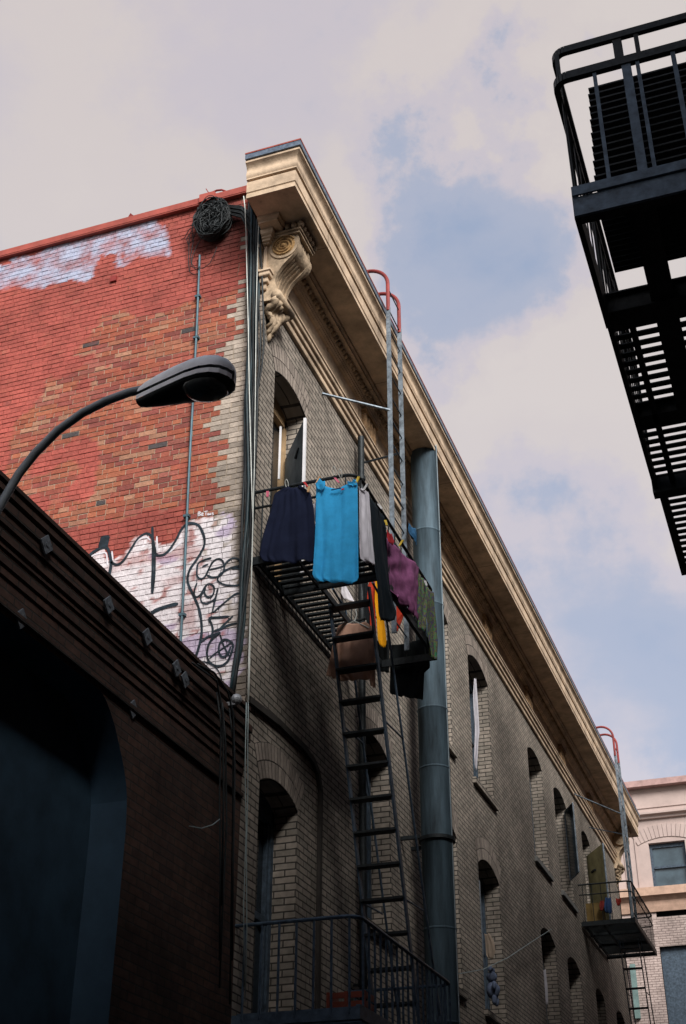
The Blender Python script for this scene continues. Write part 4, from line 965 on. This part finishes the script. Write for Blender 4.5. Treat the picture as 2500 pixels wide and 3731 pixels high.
cr_ = [n_ for n_ in flo.node_tree.nodes if n_.type == 'VALTORGB'][0].color_ramp
cr_.elements[0].position = .40; cr_.elements[1].position = .60; e_ = cr_.elements.new(.5); e_.color = (.20, .15, .06, 1); e_ = cr_.elements.new(.46); e_.color = (.03, .06, .06, 1)
cloth('scarf', [((1524, 2085), (1548, 2110)), ((1524, 2150), (1552, 2160)), ((1526, 2230), (1548, 2240)), ((1530, 2290), (1545, 2300))], 0, XR, 'narrow green floral cloth next to the purple shirt', 'clothing', flo, folds=2, amp=.02, seed=9, nu=16, group=LG)
cloth('dress', [((1552, 2130), (1580, 2158)), ((1550, 2200), (1582, 2210)), ((1556, 2290), (1590, 2300)), ((1562, 2370), (1592, 2380)), ((1566, 2390), (1590, 2405))], 0, XR, 'long green and violet floral garment at the far end of the laundry rail', 'clothing', flo, folds=2, amp=.02, seed=10, nu=18, group=LG)
cloth('shirt', [((1490, 1905), (1512, 1925)), ((1488, 1935), (1518, 1950)), ((1505, 1960), (1520, 1990))], 0, -3.42, 'small blue cloth hooked on the foot of the roof ladder', 'clothing', fab('mid blue cloth', (.03, .10, .20)), folds=2, amp=.015, seed=11, nu=12, nv=12, group=LG)
YFR = 11.72
cloth('shirt', [((1350, 2108), (1364, 2108)), ((1340, 2140), (1368, 2140)), ((1336, 2178), (1366, 2178)), ((1348, 2260), (1370, 2260)), ((1352, 2320), (1372, 2322))], 1, YFR, 'orange red shirt hanging inside the balcony beside the yellow one', 'clothing', fab('orange red cotton', (.50, .05, .025)), folds=2, amp=.01, seed=12, nu=14, group=LG)
cloth('shirt', [((1368, 2108), (1384, 2106)), ((1366, 2190), (1390, 2188)), ((1374, 2260), (1400, 2262)), ((1378, 2330), (1408, 2335)), ((1386, 2355), (1404, 2358))], 1, YFR-.02, 'bright yellow shirt hanging inside the balcony behind the ladder', 'clothing', fab('golden yellow cotton', (.75, .33, .01)), folds=2, amp=.01, seed=13, nu=14, group=LG)
cloth('shirt', [((1440, 2170), (1458, 2180)), ((1445, 2215), (1475, 2225)), ((1432, 2260), (1462, 2265)), ((1438, 2305), (1444, 2305))], 1, YFR-.03, 'pointed red cloth below the purple shirt', 'clothing', fab('warm red cotton', (.42, .04, .02)), folds=2, amp=.015, seed=14, nu=14, nv=16, group=LG)
cloth('shirt', [((1316, 2110), (1342, 2106)), ((1322, 2150), (1336, 2180)), ((1330, 2240), (1350, 2240)), ((1340, 2275), (1346, 2285))], 1, YFR-.03, 'black cloth left of the orange red shirt under the balcony', 'clothing', fab('black cotton', (.01, .012, .014)), folds=2, amp=.01, seed=15, nu=14, group=LG)
cloth('shirt', [((1245, 2125), (1255, 2123)), ((1242, 2160), (1290, 2190)), ((1255, 2185), (1300, 2195))], 1, YFR-.1, 'white cloth end showing through the ladder hatch', 'clothing', fab('white jersey', (.5, .5, .5)), folds=1, amp=.01, seed=16, nu=14, nv=12, group=LG)
jk = thing('jacket', (-3.87, 10.95, 5.4), 'brown jacket on a wire hanger below the balcony behind the ladder', 'clothing', LG)
brn = fab('brown cotton', (.56, .33, .24), .1)
YB = 10.68
cloth('jacket_body', [((1258, 2268), (1330, 2264)), ((1232, 2280), (1354, 2280)), ((1226, 2300), (1360, 2300)), ((1218, 2380), (1364, 2390)), ((1200, 2440), (1366, 2440)), ((1240, 2478), (1368, 2478))], 1, YB, '', '', brn, folds=3, amp=.012, seed=17, root=jk)
cloth('sleeve', [((1212, 2350), (1232, 2330)), ((1200, 2410), (1228, 2420)), ((1190, 2462), (1224, 2474))], 1, YB-.03, '', '', brn, folds=1, amp=.01, seed=18, nu=12, nv=14, root=jk)
cloth('sleeve', [((1342, 2320), (1366, 2330)), ((1345, 2430), (1368, 2430)), ((1350, 2500), (1368, 2508))], 1, YB-.03, '', '', brn, folds=1, amp=.01, seed=19, nu=12, nv=14, root=jk)
b = MB(); b.tube([hit(x, y, 1, YB) for x, y in ((1245, 2285), (1290, 2262), (1345, 2288))], .005, 6); b.tube([hit(x, y, 1, YB) for x, y in ((1292, 2264), (1300, 2240), (1296, 2222), (1306, 2210), (1312, 2216))], .005, 6); b.build('hanger', WHITEC, jk)
YK = 11.83
bt = cloth('shirt', [((1425, 2350), (1540, 2325)), ((1422, 2380), (1568, 2380)), ((1424, 2430), (1566, 2432)), ((1424, 2470), (1545, 2450)), ((1422, 2530), (1541, 2545)), ((1440, 2532), (1540, 2548))], 1, YK, 'large black shirt hanging under the far end of the balcony in front of the duct', 'clothing', fab('black tee', (.008, .010, .011)), folds=3, amp=.02, seed=20, group=LG)
cloth('shirt', [((1366, 2330), (1420, 2330)), ((1368, 2400), (1420, 2400)), ((1372, 2448), (1418, 2450))], 1, YK+.02, 'black cloth just behind the right rail of the ladder', 'clothing', fab('black tee', (.008, .010, .011)), folds=2, amp=.012, seed=21, nu=16, nv=16, group=LG)
# clothes pegs
pegs = [(975, 1800, 1, 'pink'), (1160, 1748, 1, 'tan'), (1228, 1750, 1, 'pink'), (1303, 1748, 1, 'yellow'), (1125, 1782, 1, 'tan'), (1115, 1765, 1, 'red'), (1462, 1978, 0, 'yellow'), (1407, 1905, 0, 'yellow'), (1552, 2125, 0, 'white'), (1332, 1775, 0, 'white'), (1385, 1845, 0, 'white')]
pc = dict(pink=(.7, .16, .25), tan=(.6, .36, .18), yellow=(.7, .5, .06), red=(.55, .04, .04), white=(.65, .65, .65))
names = {0: 'pink clothes peg at the left end of the rail beside the navy garment', 1: 'tan clothes peg on the left corner of the blue towel', 2: 'pink clothes peg on the middle of the blue towel', 3: 'yellow clothes peg on the right corner of the blue towel', 4: 'tan clothes peg at the right corner of the navy garment', 5: 'red clothes peg right above the navy garment', 6: 'yellow clothes peg on the purple shirt', 7: 'yellow clothes peg above the small red cloth', 8: 'white clothes peg on the far floral garment', 9: 'white clothes peg on the lilac white shirt', 10: 'white clothes peg on the black trousers'}
for i, (x, y, ax_, col) in enumerate(pegs):
    h = hit(x, y, ax_, (YN-.04) if ax_ == 1 else XR+.03); r_ = MB(); t = math.sin(i*2.3)*.02
    r_.bar(h+Vector((-.006+t, 0, .03)), h+Vector((-.004-t, 0, -.03)), .008, .014, up=(0, 1, 0)); r_.bar(h+Vector((.006+t, .004, .03)), h+Vector((.004-t, .004, -.03)), .008, .014, up=(0, 1, 0))
    tag(r_.build('clothes_peg', mat(col+' peg', pc[col], .5)), names[i], 'clothes peg', 'pegs on the laundry rail')
b = MB()
for x, y, ax_ in ((1045, 1762, 1), (1218, 1715, 1), (1240, 1725, 1)):
    h = hit(x, y, ax_, YN-.0); b.tube([h+Vector((.03*math.cos(t/8*6.28)*.5, -.02*math.sin(t/8*6.28), .035*math.sin(t/8*6.28))) for t in range(9)], .004, 5)
tag(b.build('string_tie', WHITEC), 'pale string knots tied round the near laundry rail', 'string')

# ------------------------------------------------------------------ far window details
oc = thing('open_casement', (XF, 24.4, 6.4), 'blue grey glass casement standing open at the fourth top window beyond the duct', 'window sash')
a = Vector((-4.23, 24.38)); c_ = Vector((-3.98, 23.9)); 
f = MB()
P_ = [(a.x, a.y, 6.9), (c_.x, c_.y, 6.9), (c_.x, c_.y, 8.2), (a.x, a.y, 8.2)]
for p_, q_ in zip(P_, P_[1:]+P_[:1]): f.bar(p_, q_, .022, .022)
f.build('frame', GREYP, oc); f = MB(); f.bar((a.x, a.y, 7.55), (c_.x, c_.y, 7.55), .006, 1.28); f.build('pane', GLASSB, oc)
cloth('curtain', [((1728, 2470), (1735, 2470)), ((1724, 2530), (1742, 2560)), ((1727, 2600), (1748, 2670)), ((1730, 2680), (1744, 2700)), ((1728, 2750), (1740, 2765)), ((1733, 2800), (1737, 2810))], 1, 17.75, 'ragged white curtain blowing in the first full window right of the duct', 'curtain', fab('white curtain', (.5, .48, .52)), folds=2, amp=.02, seed=30, nu=14)
b = MB(); b.box(-4.40, -4.37, 17.5, 17.54, 6.5, 8.05); tag(b.build('sash_bar', WHITE), 'white sash edge in the window with the ragged curtain', 'window sash')
cloth('towel', [((1765, 3400), (1782, 3398)), ((1768, 3440), (1800, 3430)), ((1772, 3480), (1806, 3465)), ((1778, 3490), (1796, 3495))], 1, 17.2, 'beige cloth hanging in the lower window right of the duct', 'clothing', fab('beige cloth', (.28, .22, .17)), folds=2, amp=.01, seed=31, nu=14, nv=14)
b = MB(); b.box(-4.30, -4.27, 17.45, 17.48, 3.9, 5.05); tag(b.build('sash_bar', GREYP), 'pale upright bar in the lower window with the beige cloth', 'window sash')
pl = thing('soft_toy', (-4.12, 17.2, 3.0), 'small pale blue stuffed toy hanging below the beige cloth', 'toy')
h = hit(1792, 3560, 0, -4.1); b = MB(); b.sphere(h, .07, 14, 10); b.sphere(h+Vector((0, .02, -.16)), .085, 14, 10, (1, 1, 1.3)); b.sphere(h+Vector((0, -.06, .09)), .035); b.sphere(h+Vector((0, .06, .09)), .035)
b.sphere(h+Vector((.05, -.09, -.12)), .03, 10, 8, (1, 1, 1.8)); b.sphere(h+Vector((.05, .09, -.14)), .03, 10, 8, (1, 1, 1.8)); b.sphere(h+Vector((.03, -.05, -.29)), .035, 10, 8, (1, 1, 1.8)); b.sphere(h+Vector((.03, .07, -.29)), .035, 10, 8, (1, 1, 1.8))
b.build('toy_body', fab('pale blue plush', (.13, .16, .24), .25, 9), pl, smooth=True)
b = MB(); b.box(-4.33, -4.30, 21.3, 21.34, 3.6, 5.0); tag(b.build('sash_bar', GREYP), 'upright bar in the second lower window right of the duct', 'window sash')
cloth('curtain', [((1972, 3530), (1988, 3530)), ((1972, 3600), (1996, 3600)), ((1974, 3660), (1998, 3660))], 1, 21.6, 'pale curtain bulging in the second lower window right of the duct', 'curtain', fab('white curtain', (.5, .48, .52)), folds=2, amp=.01, seed=32, nu=12, nv=10)
b = MB(); pts = [hit(x, y, 0, XF+.15) for x, y in ((1540, 3560), (1650, 3552), (1760, 3532), (1850, 3490), (1940, 3430), (2010, 3385))]; b.tube(pts, .006, 5)
tag(b.build('wire', mat('grey wire', (.25, .3, .3), .6)), 'thin slack wire crossing the lower facade right of the duct', 'wire')
# panel and clutter on far balcony
pnl = thing('panel', (-4.0, 25.9, 6.3), 'tall faded yellow green door panel standing open on the far balcony', 'door')
a = Vector((-4.22, 26.75)); c_ = Vector((-3.62, 25.55)); c_ = Vector((-3.72, 25.95))
h0 = hit(2137, 3085, 0, -4.15); h1 = hit(2205, 3058, 0, -3.72)
b = MB(); b.bar((-4.15, h0.y-.05, 7.06), (-3.72, h0.y-.75, 7.06), .03, 1.5); b.build('leaf', YELP, pnl)
b = MB(); b.bar((-3.715, h0.y-.755, 7.06), (-3.70, h0.y-.78, 7.06), .03, 1.52); b.build('edge', GREYP, pnl)
b = MB(); b.bar((-4.05, h0.y-.26, 7.42), (-3.95, h0.y-.43, 7.42), .05, .03); b.build('slot', BLACK, pnl)
bx = thing('ochre_board', (-3.9, 25.2, 6.28), 'ochre board leaning inside the near rail of the far balcony', 'board')
b = MB(); b.bar((-4.1, 25.05, 6.45), (-3.75, 25.05, 6.45), .02, .34); b.build('board', mat('ochre board', (.17, .11, .035), .8), bx)
cloth('shirt', [((2206, 3268), (2226, 3268)), ((2202, 3300), (2230, 3302)), ((2206, 3326), (2228, 3330))], 1, 24.93, 'dark blue cloth bundled on the near rail of the far balcony', 'clothing', fab('far blue cloth', (.03, .06, .14)), folds=2, amp=.03, seed=51, nu=12, nv=12)
cloth('shirt', [((2244, 3272), (2262, 3270)), ((2246, 3286), (2264, 3284)), ((2250, 3300), (2256, 3300))], 1, 24.93, 'small red cloth on the near rail of the far balcony', 'clothing', fab('far red cloth', (.32, .04, .03)), folds=2, amp=.02, seed=52, nu=12, nv=12)
cloth('shirt', [((2188, 3280), (2200, 3278)), ((2184, 3300), (2203, 3300)), ((2188, 3318), (2196, 3320))], 1, 24.92, 'dark red cloth in front of the ochre board on the far balcony', 'clothing', fab('far dark red cloth', (.20, .03, .025)), folds=2, amp=.02, seed=53, nu=12, nv=12)
# orange crate on the lower balcony
h = hit(1345, 3515, 2, 1.95)
cr = thing('plastic_crate', (-3.7, 10.6, 1.9), 'dull orange crate standing on the bottom balcony behind the railings', 'crate')
cx_, cy2 = -3.60, 10.25
b = MB()
for z in (1.90, 1.97, 2.04, 2.11):
    b.box(cx_-.16, cx_+.16, cy2-.12, cy2-.105, z, z+.045); b.box(cx_-.16, cx_-.145, cy2-.105, cy2+.12, z, z+.045); b.box(cx_+.145, cx_+.16, cy2-.105, cy2+.12, z, z+.045)
for x in (-.16, -.01, .135): b.box(cx_+x, cx_+x+.025, cy2-.125, cy2-.104, 1.89, 2.16)
b.build('crate_sides', mat('orange plastic', (.25, .055, .03), .5), cr)
b = MB(); b.box(cx_-.15, cx_+.15, cy2-.1, cy2+.12, 1.888, 1.9); b.build('crate_floor', MAT['orange plastic'], cr)
